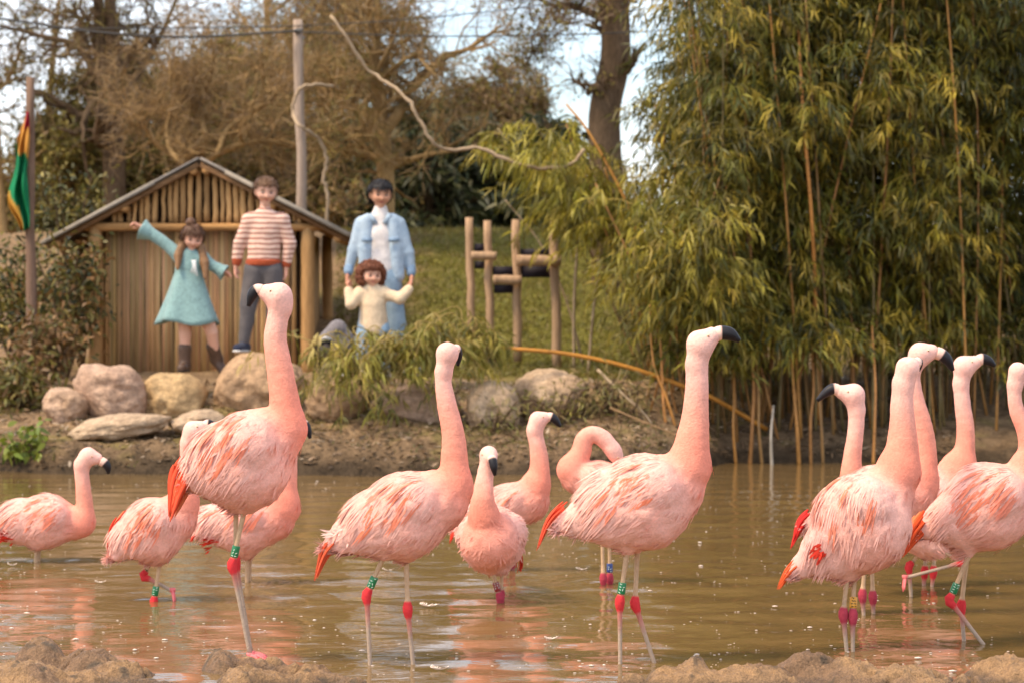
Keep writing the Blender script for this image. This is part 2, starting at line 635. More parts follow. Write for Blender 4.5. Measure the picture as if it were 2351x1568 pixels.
def build_water():
    st = 0.026
    xs = np.concatenate([np.linspace(-60, -5.2, 12)[:-1], np.arange(-5.2, 5.2, st), np.linspace(5.2, 60, 12)])
    ys = np.concatenate([np.linspace(4.0, 7.0, 8)[:-1], np.arange(7.0, 13.0, st), np.arange(13.0, 20.6, st * 1.5)])
    X, Y = np.meshgrid(xs, ys)
    z = 0 * X
    rg = np.random.default_rng(3)
    near = sst(20, 9, Y) * 0.6 + 0.4
    for i in range(26):
        lam = rg.uniform(0.08, 0.55)
        th = rg.normal(math.pi / 2, 0.38)
        ph = rg.uniform(0, 6.28)
        wob = 1.6 * vnoise(X * 0.8 + i, Y * 0.8, i * 3.3)
        amp = 0.0027 * lam * rg.uniform(0.5, 1.0)
        z = z + amp * np.sin(2 * math.pi / lam * (X * math.cos(th) + Y * math.sin(th)) + ph + wob)
    z = z * (0.55 + 0.75 * (0.5 + 0.5 * vnoise(X * 0.6, Y * 0.5, 4.4)))
    z = z * near
    for (lx, ly, am) in LEGS:
        r = np.sqrt((X - lx) ** 2 + (Y - ly) ** 2)
        lam = 0.085
        z = z + am * 0.0013 * np.sin(2 * math.pi * r / lam) * np.exp(-r / 0.32) * sst(0.0, 0.04, r)
    V = np.stack([X, Y, z], -1).reshape(-1, 3)
    ny, nx = X.shape
    a = (np.arange(ny - 1)[:, None] * nx + np.arange(nx - 1)[None]).ravel()
    put("pond_water", np_mesh("pond_water", V, [np.stack([a, a + 1, a + nx + 1, a + nx], 1)]), water_mat(), kind="structure")

# ------------------------------------------------------------------ boulders on the far bank
def ico(n):
    import bmesh
    bm = bmesh.new()
    bmesh.ops.create_icosphere(bm, subdivisions=n, radius=1)
    v = np.array([q.co[:] for q in bm.verts])
    f = np.array([[q.index for q in p.verts] for p in bm.faces])
    bm.free()
    return v, f
ICOV, ICOF = ico(5)
def boulder(name, x0, y0, x1, y1, Y, depth, col, col2, label, seed, pw=2.6, rough=0.17, tilt=0.0, cat="boulder"):
    c = P((x0 + x1) / 2, (y0 + y1) / 2, Y)
    s = np.array([px(x1 - x0, Y) / 2, depth / 2, px(y1 - y0, Y) / 2])
    v = ICOV.copy()
    n = (np.abs(v) ** pw).sum(1) ** (1 / pw)
    v = v / n[:, None]
    g = 1 + 0.22 * fbm(v[:, 0] * 1.1 + seed, v[:, 1] * 1.1, v[:, 2] * 1.1, o=2, s=seed) + rough * fbm(v[:, 0] * 3 + seed, v[:, 1] * 3, v[:, 2] * 3, o=5, s=seed + 4)
    rg = np.random.default_rng(seed)
    for _ in range(8):                        # worn facets
        nn = unit(rg.normal(size=3) * np.array([1, 0.7, 1]))
        dd = v @ nn
        g = np.where(dd * g > 0.82, g * (0.55 * 0.82 / np.maximum(dd * g, 1e-3) + 0.45), g)
    v = v * g[:, None]
    v = v / np.abs(v).max(0)
    ct, st_ = math.cos(tilt), math.sin(tilt)
    v = v * s
    v = np.stack([v[:, 0] * ct - v[:, 2] * st_, v[:, 1], v[:, 0] * st_ + v[:, 2] * ct], 1)
    m = mat("stone", col, rough=0.88, spec=0.2, vary=[(4.5, 0.9), (22, 0.32), (90, 0.25)], col2=col2, bump=[(9, 0.7, 0.05), (30, 0.6, 0.02), (120, 0.5, 0.006)])
    me = np_mesh(name, v, [ICOF])
    o = put(name, me, m, label=label, cat=cat)
    o.location = tuple(c)
    return o
PINK, PINK2 = (0.46, 0.31, 0.215), (0.35, 0.22, 0.15)
YEL, YEL2 = (0.47, 0.32, 0.165), (0.36, 0.23, 0.11)
TAN, TAN2 = (0.45, 0.29, 0.165), (0.34, 0.215, 0.125)
GRY, GRY2 = (0.47, 0.34, 0.22), (0.34, 0.235, 0.15)
boulder("boulder", 100, 886, 205, 985, 18.7, 0.5, PINK, TAN2, "small tan boulder leaning against the left side of the big pink boulder", 11)
boulder("boulder", 170, 826, 348, 975, 18.9, 0.62, PINK, PINK2, "big pinkish square-shouldered boulder in front of the hut's left post", 12, pw=3.4)
boulder("boulder", 322, 850, 488, 978, 18.95, 0.55, YEL, YEL2, "yellowish rounded boulder under the girl's boots", 13, pw=2.4)
boulder("boulder", 478, 803, 705, 980, 19.1, 0.75, TAN, TAN2, "large tan boulder the boy in the striped sweater stands on", 14, pw=2.6)
boulder("stone_slab", 150, 948, 400, 1012, 18.15, 0.5, GRY, GRY2, "flat pale grey stone slab at the foot of the pink and yellow boulders", 15, pw=2.2, rough=0.2, tilt=0.12, cat="stone")
boulder("stone_slab", 385, 940, 520, 1000, 18.2, 0.45, GRY, GRY2, "small flat grey stone slab below the gap beside the large tan boulder", 16, pw=2.2, rough=0.2, tilt=0.1, cat="stone")
boulder("boulder", 1172, 834, 1358, 985, 18.8, 0.6, GRY, TAN2, "broad pale boulder under the bent orange bamboo cane", 17, pw=2.5)
boulder("boulder", 1070, 868, 1196, 1005, 18.5, 0.5, GRY, GRY2, "pale boulder half hidden by the drooping leaves of the bent bamboo", 18, pw=2.5)
boulder("boulder", 700, 868, 860, 975, 18.75, 0.5, TAN, TAN2, "tan boulder under the left edge of the drooping bamboo leaves", 19)
boulder("boulder", 850, 880, 1060, 990, 18.7, 0.5, PINK, TAN2, "low pinkish boulder in the shade beneath the drooping bamboo leaves", 20)
# ------------------------------------------------------------------ flamingos
m_skin = mat("flamingo_plumage_base", attr=True, rough=0.9, spec=0.1, vary=[(26, 0.10), (110, 0.10)], bump=[(130, 0.6, 0.004), (380, 0.6, 0.0025)])
m_feath = mat("flamingo_feathers", attr=True, rough=0.85, spec=0.12, vary=[(60, 0.10)], trans=0.06)
m_bill = mat("bill_horn", attr=True, rough=0.5, spec=0.3, bump=(90, 0.25, 0.002))
m_eye = mat("eye", attr=True, rough=0.1, spec=0.6)
BAND = {k: mat(k + "_leg_band", c, rough=0.4, spec=0.5) for k, c in
        dict(green=(0.01, 0.17, 0.055), yellow=(0.72, 0.33, 0.03), blue=(0.03, 0.06, 0.22), red=(0.25, 0.02, 0.02)).items()}
m_bandmark = mat("leg_band_marks", (0.62, 0.72, 0.6), rough=0.5)
m_bandmark_k = mat("leg_band_dark_marks", (0.02, 0.018, 0.015), rough=0.5)

SALMON = np.array([0.82, 0.235, 0.150])
PEACH = np.array([0.84, 0.340, 0.240])
PALE = np.array([0.88, 0.500, 0.410])
WHITE = np.array([0.87, 0.59, 0.50])
ORANGE = np.array([0.82, 0.23, 0.10])
RED = np.array([0.74, 0.055, 0.03])
LEGC = np.array([0.56, 0.37, 0.22])
TARS = np.array([0.42, 0.315, 0.235])
KNEE = np.array([0.66, 0.045, 0.05])
KNEE_P = np.array([0.40, 0.05, 0.075])

def leg_tube(tb, hip, knee, foot, knee_col, s=1.0, toe=None):
    hip, knee, foot = map(np.asarray, (hip, knee, foot))
    pts, rad, col = [], [], []
    for t, r in ((0, .0125), (.2, .0090), (.5, .0078), (.8, .0080)):
        pts.append(hip + (knee - hip) * t); rad.append(r); col.append(LEGC)
    lt = np.linalg.norm(knee - hip); lf = np.linalg.norm(foot - knee)
    u, v = (knee - hip) / lt, (foot - knee) / lf
    m = unit(u + v)
    for off, r, c in ((-.030, .0095, LEGC), (-.022, .0125, knee_col), (-.008, .0172, knee_col), (.008, .0168, knee_col), (.024, .0128, knee_col), (.036, .0088, (knee_col + TARS) / 2)):
        dirv = u if off < -.01 else (v if off > .01 else m)
        pts.append(knee + dirv * off); rad.append(r); col.append(c)
    for t, r in ((.3, .0074), (.6, .0070), (.9, .0074), (1.0, .0088)):
        q = knee + (foot - knee) * t
        if np.linalg.norm(q - knee) > .045:
            pts.append(q); rad.append(r); col.append(TARS)
    tb.add(pts, np.array(rad) * s, 10, np.array(col))
    if toe is not None:                                     # webbed foot
        toe = np.asarray(toe, float)
        f = unit(toe)
        side = unit(np.cross(f, [0, 0, 1.0])) if abs(f[2]) < 0.8 else np.array([0, 1.0, 0])
        pk = np.array([0.78, 0.19, 0.19])
        tb.add([foot + np.array([0, 0, .012]), foot - np.array([0, 0, .004])], [.013 * s, .012 * s], 8, pk)
        L = np.linalg.norm(toe)
        ends = []
        for aa in (-0.5, 0.0, 0.5):
            e = foot + (f * math.cos(aa) + side * math.sin(aa)) * L * (1.0 if aa == 0 else 0.92)
            ends.append(e)
            pm = (foot + e) / 2 + np.array([0, 0, 0.006])
            tb.add(spline([foot, pm, e], 6), np.linspace(.0085, .0035, 6) * s, 6, pk)
        w0 = np.array([0, 0, .002])
        tb.raw([foot + w0, ends[0] * .9 + foot * .1 + w0, ends[1] * .9 + foot * .1 + w0, ends[2] * .9 + foot * .1 + w0,
                foot - w0, ends[0] * .9 + foot * .1 - w0, ends[1] * .9 + foot * .1 - w0, ends[2] * .9 + foot * .1 - w0],
               T=[[0, 1, 2], [0, 2, 3], [6, 5, 4], [7, 6, 4]], col=pk * 0.9)

def band(parent, hip, knee, colour, t=0.80, s=1.0):
    hip, knee = np.asarray(hip), np.asarray(knee)
    L = np.linalg.norm(knee - hip)
    u = (knee - hip) / L
    c = knee - u * 0.047
    tb = Tubes()
    h = .0190 * s
    prof = [(-1, .0095), (-.98, .0128), (-.90, .0134), (.90, .0134), (.98, .0128), (1, .0095)]
    tb.add([c + u * h * a for a, _ in prof], [r * s for _, r in prof], 14, cap=False)
    o = put("leg_band", tb.mesh("leg_band", smooth=False), BAND[colour], parent)
    mk = Tubes()
    side = unit(np.cross(u, [0, 1.0, 0]))
    view = unit(np.cross(side, u))
    if view[1] > 0:
        view = -view
    rg = np.random.default_rng(int(abs(c[0]) * 1000))
    for row in range(4):
        for q in range(2):
            if rg.random() < 0.22:
                continue
            ang = (q - 0.5) * 0.8 + rg.normal(0, 0.1)
            nrm = view * math.cos(ang) + side * math.sin(ang)
            tng = np.cross(u, nrm)
            rot = np.stack([tng, nrm, u], 1)
            a2 = rg.normal(0, 0.6)
            rz = np.array([[math.cos(a2), 0, -math.sin(a2)], [0, 1, 0], [math.sin(a2), 0, math.cos(a2)]])
            mk.box(c + u * h * (row - 1.5) * 0.5 + nrm * .0136 * s, np.array([.0072, .0012, .0026]) * s, rot @ rz)
    put("code_mark", mk.mesh("code_mark", False), m_bandmark_k if colour == "yellow" else m_bandmark, o, kind="stuff")

def flamingo(label, Y, body, neck, head, bill, legs, tail, seed, L=(0, 1, 0), lat=0.80, streak=0.5, pale=0.0, red_tail=RED, tail_n=16, tail_w=0.022,
             bands=(), bill_y=0.0, neck_sal=1.0, patch=None, frill=False, feet=None, res=0.0075, dens=1.0):
    rg = np.random.default_rng(seed)
    L = unit(np.array(L, float))
    pp = lambda q, extra=0.0: P(q[0], q[1], Y + (q[3] if len(q) > 3 else 0.0) + extra)
    rr = lambda q: px(q[2], Y + (q[3] if len(q) > 3 else 0.0))
    B = Body()
    bp, br = [pp(q) for q in body], [rr(q) for q in body]
    nb = len(bp)
    bc = [PALE * (1 - 0.35 * i / nb) + PEACH * 0.35 * i / nb for i in range(nb)][::-1]
    bc[0] = PEACH * 0.55 + SALMON * 0.45
    B.chain(bp, br, k=0.06, col=bc, L=L, lat=lat, tag=1)
    zu = np.array([0, 0, 1.0])
    for sg in (-1, 1):                                        # folded wings lie proud of the flanks
        wa = bp[0] * .30 + bp[1] * .70 + L * sg * br[1] * lat * .50 + zu * br[1] * .20
        wb = bp[-2] * .75 + bp[-1] * .25 + L * sg * br[-2] * lat * .45 + zu * br[-2] * .22
        B.cone(wa, wb, br[1] * .62, br[-2] * .50, k=.012, col=PALE, L=L, lat=lat, tag=1)
    npnt, nr = [pp(q) for q in neck], [rr(q) for q in neck]
    arr = spline(np.hstack([np.array(npnt), np.array(nr)[:, None]]), len(neck) * 3)
    tt = np.linspace(0, 1, len(arr))
    ncol = []
    for t in tt:
        c = SALMON * (1 - sst(0.0, 0.42, t)) + (PEACH * 0.9 + SALMON * 0.1) * sst(0.0, 0.42, t)
        c = c * (1 - sst(0.45, 0.85, t)) + (PALE * 0.85 + PEACH * 0.15) * sst(0.45, 0.85, t)
        c = c * neck_sal + PALE * (1 - neck_sal)
        ncol.append(c)
    B.chain(arr[:, :3], arr[:, 3], k=0.008, col=np.array(ncol), tag=2)
    B.cone(bp[0], arr[0, :3], br[0] * 0.80, arr[0, 3], k=0.035, col=SALMON * 0.6 + PEACH * 0.4, L=L, lat=lat, tag=1)
    hp, hr = [pp(q) for q in head], [rr(q) for q in head]
    hc = PALE * 0.92 + WHITE * 0.08
    B.cone(arr[-1, :3], hp[0], arr[-1, 3], hr[0] * 0.9, k=0.02, col=hc, tag=3)
    B.chain(hp, hr, k=0.018, col=[hc, WHITE * 0.25 + PALE * 0.75, WHITE][:len(hp)] if len(hp) > 1 else hc, tag=3)
    for lg in legs:                                           # feathered thighs
        hip, knee = pp(lg[0]), pp(lg[1])
        up = unit(hip - knee)
        i = int(np.argmin([np.linalg.norm(q - hip) for q in bp]))
        B.cone(hip + (bp[i] - hip) * 0.45, hip + (knee - hip) * 0.10, 0.045, 0.0125, k=0.05, col=PALE, tag=4)
    V, Q, C, tag = B.build(res, soft=0.025)
    V = relax(V, Q, 1, 0.5)
    N = normals(V, Q)
    # soft uneven plumage surface
    n1 = fbm(V[:, 0] * 30 + seed, V[:, 1] * 30, V[:, 2] * 30, o=3)
    amp = np.where(tag == 1, 0.006, np.where(tag == 2, 0.0018, 0.0010))
    V = V + N * (amp * n1)[:, None]
    C = C * (1 + 0.05 * fbm(V[:, 0] * 14, V[:, 1] * 14 + seed, V[:, 2] * 14, o=3))[:, None]
    tb = Tubes()
    tb.raw(V, Q=Q, col=C)
    base = None
    for i, lg in enumerate(legs):
        hip, knee, foot = pp(lg[0]), pp(lg[1]), pp(lg[2])
        kc = KNEE_P if (len(lg) > 3 and lg[3] == 'p') else KNEE
        toe = None
        if feet and i in feet:
            toe = feet[i]
        elif foot[2] < 0.0 or True:
            if not feet:
                base = foot
        if foot[2] < 0.03 and toe is None and foot[2] > -0.25:
            dv = (foot - knee) / max(1e-6, (knee[2] - foot[2]))
            foot = foot + dv * (foot[2] + 0.16)
            wx_ = knee + dv * knee[2] if knee[2] > 0 else knee
            LEGS.append((wx_[0], wx_[1], 1.0))
        leg_tube(tb, hip, knee, foot, kc, toe=toe)
        if base is None or foot[2] < base[2]:
            base = foot
    # ---- the thing
    ob = put("flamingo", tb.mesh("flamingo"), m_skin, label=label, cat="flamingo", group="flamingos wading in the pond")
    # ---- plumage
    tailp = bp[-1]
    T = unit(tailp - bp[0])
    tri = np.vstack([Q[:, [0, 1, 2]], Q[:, [0, 2, 3]]])
    sel = (tag[tri[:, 0]] == 1) | (tag[tri[:, 0]] == 4)
    tri = tri[sel]
    e1, e2 = V[tri[:, 1]] - V[tri[:, 0]], V[tri[:, 2]] - V[tri[:, 0]]
    ar = np.linalg.norm(np.cross(e1, e2), axis=1)
    ar /= ar.sum()
    def sample(n, keep=None):
        k = rg.choice(len(tri), n, p=ar)
        u, v = rg.random(n), rg.random(n)
        f = u + v > 1
        u[f], v[f] = 1 - u[f], 1 - v[f]
        pt = V[tri[k, 0]] + e1[k] * u[:, None] + e2[k] * v[:, None]
        nn = unit(N[tri[k, 0]])
        cc = C[tri[k, 0]]
        return pt, nn, cc
    blen = np.linalg.norm(tailp - bp[0])
    mid = np.mean(bp, 0)
    def flow(pt, nn, droop):
        f = T[None] + np.array([0, 0, -1.0]) * droop[:, None] + 0.42 * np.stack([vnoise(pt[:, 0] * 6, pt[:, 2] * 6, seed + q * 7.7) for q in range(3)], 1)
        f = f + rg.normal(0, 0.07, f.shape)
        f = f - nn * (f * nn).sum(1, keepdims=True)
        return unit(f)
    BV, BQ, BC, BN, off = [], [], [], [], 0
    def addb(r, nn_):
        nonlocal off
        v, q, c = r
        m_ = len(v) // len(nn_)
        nj = unit(nn_ + rg.normal(0, .08, nn_.shape))
        BV.append(v); BQ.append(q + off); BC.append(c); BN.append(np.repeat(nj, m_, 0)); off += len(v)
    n = int(5200 * dens)
    pt, nn, cc = sample(n)
    s = ((pt - bp[0]) @ T) / blen
    sidef = np.abs(nn @ L)
    dr = 0.15 + 0.35 * sidef * (1 - sst(-.1, .5, s)) + 0.1 * rg.random(n)
    D = flow(pt, nn, dr)
    Lf = rg.uniform(.035, .06, n) * (0.7 + 0.5 * sst(0, .8, s))
    cj = cc * (1 + rg.normal(0, 0.035, (n, 1)))
    k = rg.random(n)
    cj[k < .25] = cj[k < .25] * 0.75 + WHITE * 0.25
    cj[k > .9] = cj[k > .9] * 0.55 + PEACH * 0.45
    addb(blades(pt - nn * .004, D + nn * .06, nn, Lf, rg.uniform(.003, .006, n), prof=(.5, 1, .85, .18), bend=-0.10, col=cj), nn)
    # long drooping wing coverts on the upper flanks
    n = int(4600 * dens)
    pt, nn, cc = sample(n)
    s = ((pt - bp[0]) @ T) / blen
    # height above the body axis at that station
    axis_pt = bp[0] + T * (s * blen)[:, None]
    ctr = np.stack([np.interp(s, np.linspace(0, 1, nb), np.array(bp)[:, q]) for q in range(3)], 1)
    rad = np.interp(s, np.linspace(0, 1, nb), br)
    hgt = (pt[:, 2] - ctr[:, 2]) / np.maximum(rad, .02)
    kp = (s > 0.02) & (s < 0.85) & (hgt > -0.25)
    pt, nn, cc, s, hgt = pt[kp], nn[kp], cc[kp], s[kp], hgt[kp]
    n = len(pt)
    sidef = np.abs(nn @ L)
    D = flow(pt, nn, 0.15 + 0.75 * sidef)
    Lf = rg.uniform(.045, .095, n) * (0.6 + 0.6 * sst(.1, .5, s))
    k = rg.random(n)
    zone = sst(-.1, .25, vnoise(pt[:, 0] * 16, pt[:, 1] * 16, pt[:, 2] * 16 + seed)) * sst(.0, .2, hgt)
    k = k * (1 - .3 * streak) * .999
    cj = cc * .5 + np.where((k < .50)[:, None], PALE * .85 + WHITE * .15, PALE * .7 + PEACH * .3) * .5
    strong = k > 2
    cj = cj * (1 + rg.normal(0, 0.035, (n, 1)))
    lift = np.full(n, .0012)
    addb(blades(pt + nn * lift[:, None], D - nn * .03, nn, Lf * np.where(strong, 1.5, 1.0), rg.uniform(.0032, .0065, n), prof=(.4, 1, .8, .12), bend=-0.16, col=cj), nn)
    ns = int(70 * streak * dens)
    pt, nn, cc = sample(ns * 12)
    s = ((pt - bp[0]) @ T) / blen
    ctr = np.stack([np.interp(s, np.linspace(0, 1, nb), np.array(bp)[:, q]) for q in range(3)], 1)
    hgt = (pt[:, 2] - ctr[:, 2]) / np.maximum(np.interp(s, np.linspace(0, 1, nb), br), .02)
    kp = (s > .08) & (s < .72) & (hgt > .0) & (hgt < .85)
    pt, nn = pt[kp][:ns], nn[kp][:ns]
    ns = len(pt)
    if ns:
        i = np.repeat(np.arange(ns), 8)
        n = len(i)
        D0 = flow(pt, nn, 0.2 + 0.75 * np.abs(nn @ L))
        sd_ = np.cross(D0, nn)
        b_ = pt[i] + sd_[i] * rg.normal(0, .0045, (n, 1)) + D0[i] * rg.normal(0, .012, (n, 1)) + nn[i] * .0022
        tone = rg.random(ns)[i][:, None]
        cs = (ORANGE * .55 + SALMON * .45) * (1 - tone) + (SALMON * .5 + PEACH * .5) * tone
        addb(blades(b_, D0[i] + rg.normal(0, .05, (n, 3)) - nn[i] * .02, nn[i], rg.uniform(.04, .10, n), rg.uniform(.003, .006, n), prof=(.3, 1, .8, .1), bend=-0.16, col=cs * (1 + rg.normal(0, .06, (n, 1)))), nn[i])
    # stray tufts that break the outline underneath and at the thighs
    n = int(260 * dens)
    pt, nn, cc = sample(n)
    kp = nn[:, 2] < 0.15
    pt, nn, cc = pt[kp], nn[kp], cc[kp]
    n = len(pt)
    if n:
        D = flow(pt, nn, np.full(n, 0.4))
        addb(blades(pt, D + nn * .25, nn, rg.uniform(.025, .05, n), rg.uniform(.006, .010, n), prof=(.5, 1, .6, .05), col=cc * .9 + WHITE * .1), nn)
    put("plumage", np_mesh("plumage", np.vstack(BV), [np.vstack(BQ)], np.vstack(BC), nrm=np.vstack(BN)), m_feath, ob, kind="stuff")
    # ---- long red flight feathers folded over the tail
    if tail:
        t0, t1 = pp(tail[0]), pp(tail[-1])
        cur = spline([pp(q) for q in tail], 9)
        tv = Tubes()
        for i in range(tail_n):
            o_ = (rg.random() - .5)
            lat_ = L * (rg.random() - .5) * 0.07
            perp = unit(np.cross(cur[-1] - cur[0], L))
            l0, l1 = rg.uniform(0, .25), rg.uniform(.72, 1.0)
            pts = np.stack([np.interp(np.linspace(l0, l1, 7), np.linspace(0, 1, 9), cur[:, q]) for q in range(3)], 1)
            pts = pts + perp * (o_ * tail_w * 2.0) * np.linspace(1.0, .18, 7)[:, None] + lat_
            wd = tail_w * .42 * np.array([.5, .9, 1, 1, .85, .6, .12])
            nn = unit(L * (1 if lat_ @ L < 0 else -1) * 1.0 + perp * rg.normal(0, .4))
            nn = -nn if nn[1] > 0 else nn
            sd = unit(np.cross(cur[-1] - cur[0], nn))
            vv = np.stack([pts - sd * wd[:, None] * .5, pts + nn * .003, pts + sd * wd[:, None] * .5, pts - nn * .001], 1).reshape(-1, 3)
            a0 = np.arange(6) * 4
            q = np.concatenate([np.stack([a0 + j, a0 + (j + 1) % 4, a0 + 4 + (j + 1) % 4, a0 + 4 + j], 1) for j in range(4)])
            cb = red_tail * (0.85 + .3 * rg.random()) if rg.random() < .88 else ORANGE * 1.05
            tv.raw(vv, Q=q, col=cb)
        put("tail_feathers", tv.mesh("tail_feathers"), m_feath, ob, kind="stuff")
    if patch is not None:                                     # a tuft of red showing between the flank feathers
        pv = Tubes()
        c0 = pp(patch)
        d0 = np.linalg.norm(V - c0, axis=1)
        near = np.argsort(np.linalg.norm((V - c0)[:, [0, 2]], axis=1) + (V[:, 1] > c0[1] + .02) * 9)[0]
        c0 = V[near] + N[near] * .008
        n = 26
        B_ = c0 + rg.normal(0, .012, (n, 3))
        v, q, c = blades(B_, T[None] + rg.normal(0, .35, (n, 3)), np.tile(N[near], (n, 1)), rg.uniform(.02, .045, n), .009, col=np.tile(RED, (n, 1)) * rg.uniform(.6, 1.1, (n, 1)))
        put("red_wing_patch", np_mesh("red_wing_patch", v, [q], c), m_feath, ob, kind="stuff")
    if frill:
        n = 90
        t_ = rg.random(n)[:, None]
        B_ = bp[-2] * (1 - t_) + np.array(pp(tail[0])) * t_ + rg.normal(0, .012, (n, 3)) + np.array([0, -.02, .02])
        v, q, c = blades(B_, T[None] + rg.normal(0, .4, (n, 3)) + np.array([0, 0, .3]), np.tile([0, -1.0, .3], (n, 1)), rg.uniform(.02, .05, n), .008, col=np.tile(WHITE, (n, 1)))
        put("tail_down", np_mesh("tail_down", v, [q], c), m_feath, ob, kind="stuff")
    # ---- bill: pale base, sharply bent black tip
    if bill:
        arrb = np.array([[*pp(q), rr(q)] for q in bill])
        bs = spline(arrb, 15)
        tb2 = Tubes()
        tcol = []
        bt = len(bill) - 1
        for u in np.linspace(0, bt, 15):
            f = sst(0.82, 0.98, u)
            tcol.append((WHITE * 0.55 + np.array([.8, .5, .35]) * .45) * (1 - f) + np.array([.012, .010, .012]) * f)
        tb2.add(bs[:, :3], bs[:, 3] * 1.08, 12, np.array(tcol))
        bo = put("bill", tb2.mesh("bill"), m_bill, ob)
        # seam between the mandibles
        ax = bs[3:13]
        sm = Tubes()
        dv = unit(bs[-1, :3] - bs[0, :3])
        for sgn in (-1, 1):
            sdv = unit(np.cross(dv, [0, 0, 1.0])) * sgn
            sm.add(ax[:, :3] + sdv * ax[:, 3:4] * 0.97 - np.array([0, 0, 1]) * ax[:, 3:4] * .18, .0011, 5, np.array([.02, .012, .01]))
        put("bill_seam", sm.mesh("bill_seam"), m_bill, bo)
        # eyes
        fw = unit(hp[1] - hp[0]) if len(hp) > 1 else dv
        sdv = unit(np.cross(fw, [0, 0, 1.0]))
        for sgn in (-1, 1):
            ec = hp[0] + (hp[1] - hp[0]) * .55 + np.array([0, 0, hr[1] * .25])
            d_ = np.linalg.norm((V - (ec + sdv * sgn * .03)), axis=1)
            q = V[np.argmin(d_)]
            vv = ICO2V * .0048
            cc_ = np.where((vv @ (sdv * sgn) > .0045)[:, None], np.array([.01, .01, .01]), np.array([.78, .46, .27]))
            put("eye", np_mesh("eye", vv + q - sdv * sgn * .0012, [ICO2F], cc_), m_eye, ob)
    for (li, colr) in bands:
        band(ob, pp(legs[li][0]), pp(legs[li][1]), colr)
    return ob
ICO2V, ICO2F = ico(3)

# every flamingo: body chest->tail, neck base->nape, head, bill, legs (hip, knee, foot), folded red feathers
flamingo("tall flamingo with a green leg band on a mud mound, bill towards the hut",
         8.0, [(612, 1012, 77), (560, 1056, 114), (497, 1066, 78), (450, 1098, 32)],
         [(655, 985, 46), (654, 930, 35), (643, 850, 30), (632, 785, 26), (637, 735, 24), (645, 705, 24)],
         [(638, 682, 33), (612, 673, 20)], [(602, 667, 13), (588, 667, 12.5), (578, 681, 11), (570, 704, 4)],
         [((566, 1150), (533, 1297), (575, 1506)), ((542, 1150, 0, .05), (541, 1290, 0, .06), (577, 1502, 0, .07))],
         [(448, 1060), (412, 1110), (390, 1195)], 1, tail_n=46, tail_w=.052, streak=0.8, bands=[(0, "green")], red_tail=np.array([.82, .10, .045]),
         feet={0: (.055, -.03, -.008), 1: (.05, .02, -.008)})
flamingo("flamingo with its face turned away, green leg band and frayed white feathers over its tail",
         7.98, [(1000, 1152, 73), (932, 1182, 99), (862, 1200, 76), (805, 1228, 44), (765, 1245, 22)],
         [(1040, 1120, 42), (1043, 1075, 33), (1041, 1000, 26), (1026, 930, 22), (1018, 880, 18.5), (1019, 850, 17.5)],
         [(1027, 812, 25), (1038, 808, 17, .04)], [(1042, 805, 12, .05), (1049, 802, 10, .065), (1053, 818, 8, .075), (1051, 840, 3, .075)],
         [((887, 1262), (842, 1366), (850, 1536)), ((932, 1268, 0, .03), (936, 1398, 0, .02), (949, 1530, 0, .03))],
         [(772, 1240), (745, 1272), (724, 1332)], 2, bands=[(0, "green")], frill=True, streak=0.55, red_tail=np.array([.80, .12, .05]), tail_w=.026)
flamingo("smaller flamingo facing straight out over the pond with its black bill hanging down its neck",
         9.7, [(1122, 1240, 68, -.06), (1130, 1238, 77, .08), (1136, 1228, 58, .26), (1142, 1215, 26, .42)],
         [(1112, 1190, 34, -.11), (1108, 1150, 27, -.13), (1112, 1105, 20, -.11), (1118, 1075, 17, -.10)],
         [(1122, 1044, 20, -.10), (1127, 1050, 15, -.125)], [(1129, 1053, 10, -.14), (1131, 1056, 9.5, -.155), (1134, 1073, 8, -.165), (1136, 1091, 3, -.16)],
         [((1127, 1300), (1148, 1372), (1150, 1450), 'p'), ((1153, 1300, 0, .05), (1150, 1366, 0, .07), (1152, 1450, 0, .07), 'p')],
         [(1190, 1268, 0, .05), (1193, 1290, 0, .1), (1190, 1315, 0, .12)], 3, L=(1, 0.12, 0), lat=0.95, bands=[(0, "red")], streak=0.25, tail_n=8, tail_w=.02)
flamingo("flamingo looking to the bamboo from behind the smaller flamingo that faces the mud",
         10.9, [(1212, 1150, 49), (1165, 1165, 53), (1105, 1185, 36), (1062, 1205, 18)],
         [(1228, 1120, 33), (1238, 1085, 24), (1237, 1040, 19.5), (1229, 1000, 17), (1228, 985, 17)],
         [(1236, 964, 20), (1252, 958, 13)], [(1258, 957, 9.5), (1266, 957, 9.5), (1276, 965, 8), (1287, 979, 3)],
         [((1170, 1212), (1160, 1285), (1162, 1330), 'p'), ((1180, 1212, 0, .05), (1176, 1290, 0, .05), (1178, 1330, 0, .05), 'p')],
         [(1062, 1195), (1044, 1215), (1031, 1248)], 4, streak=0.3, tail_n=8, tail_w=.025, dens=.8)
flamingo("large green-banded flamingo stretching its neck straight up, black bill pointing at the bamboo",
         8.0, [(1540, 1122, 78), (1482, 1150, 110), (1412, 1164, 91), (1345, 1190, 48), (1298, 1200, 24)],
         [(1580, 1075, 48), (1587, 1030, 41), (1597, 950, 30), (1600, 880, 26), (1599, 835, 23)],
         [(1609, 790, 32), (1634, 772, 21)], [(1644, 768, 15), (1657, 764, 15), (1677, 768, 14), (1698, 783, 5)],
         [((1442, 1250), (1423, 1382), (1424, 1542)), ((1464, 1250, 0, .07), (1458, 1386, 0, .04), (1504, 1527, 0, .05))],
         [(1310, 1150), (1262, 1195), (1231, 1268)], 5, bands=[(0, "green")], streak=0.6, red_tail=np.array([.80, .10, .05]), tail_w=.020)
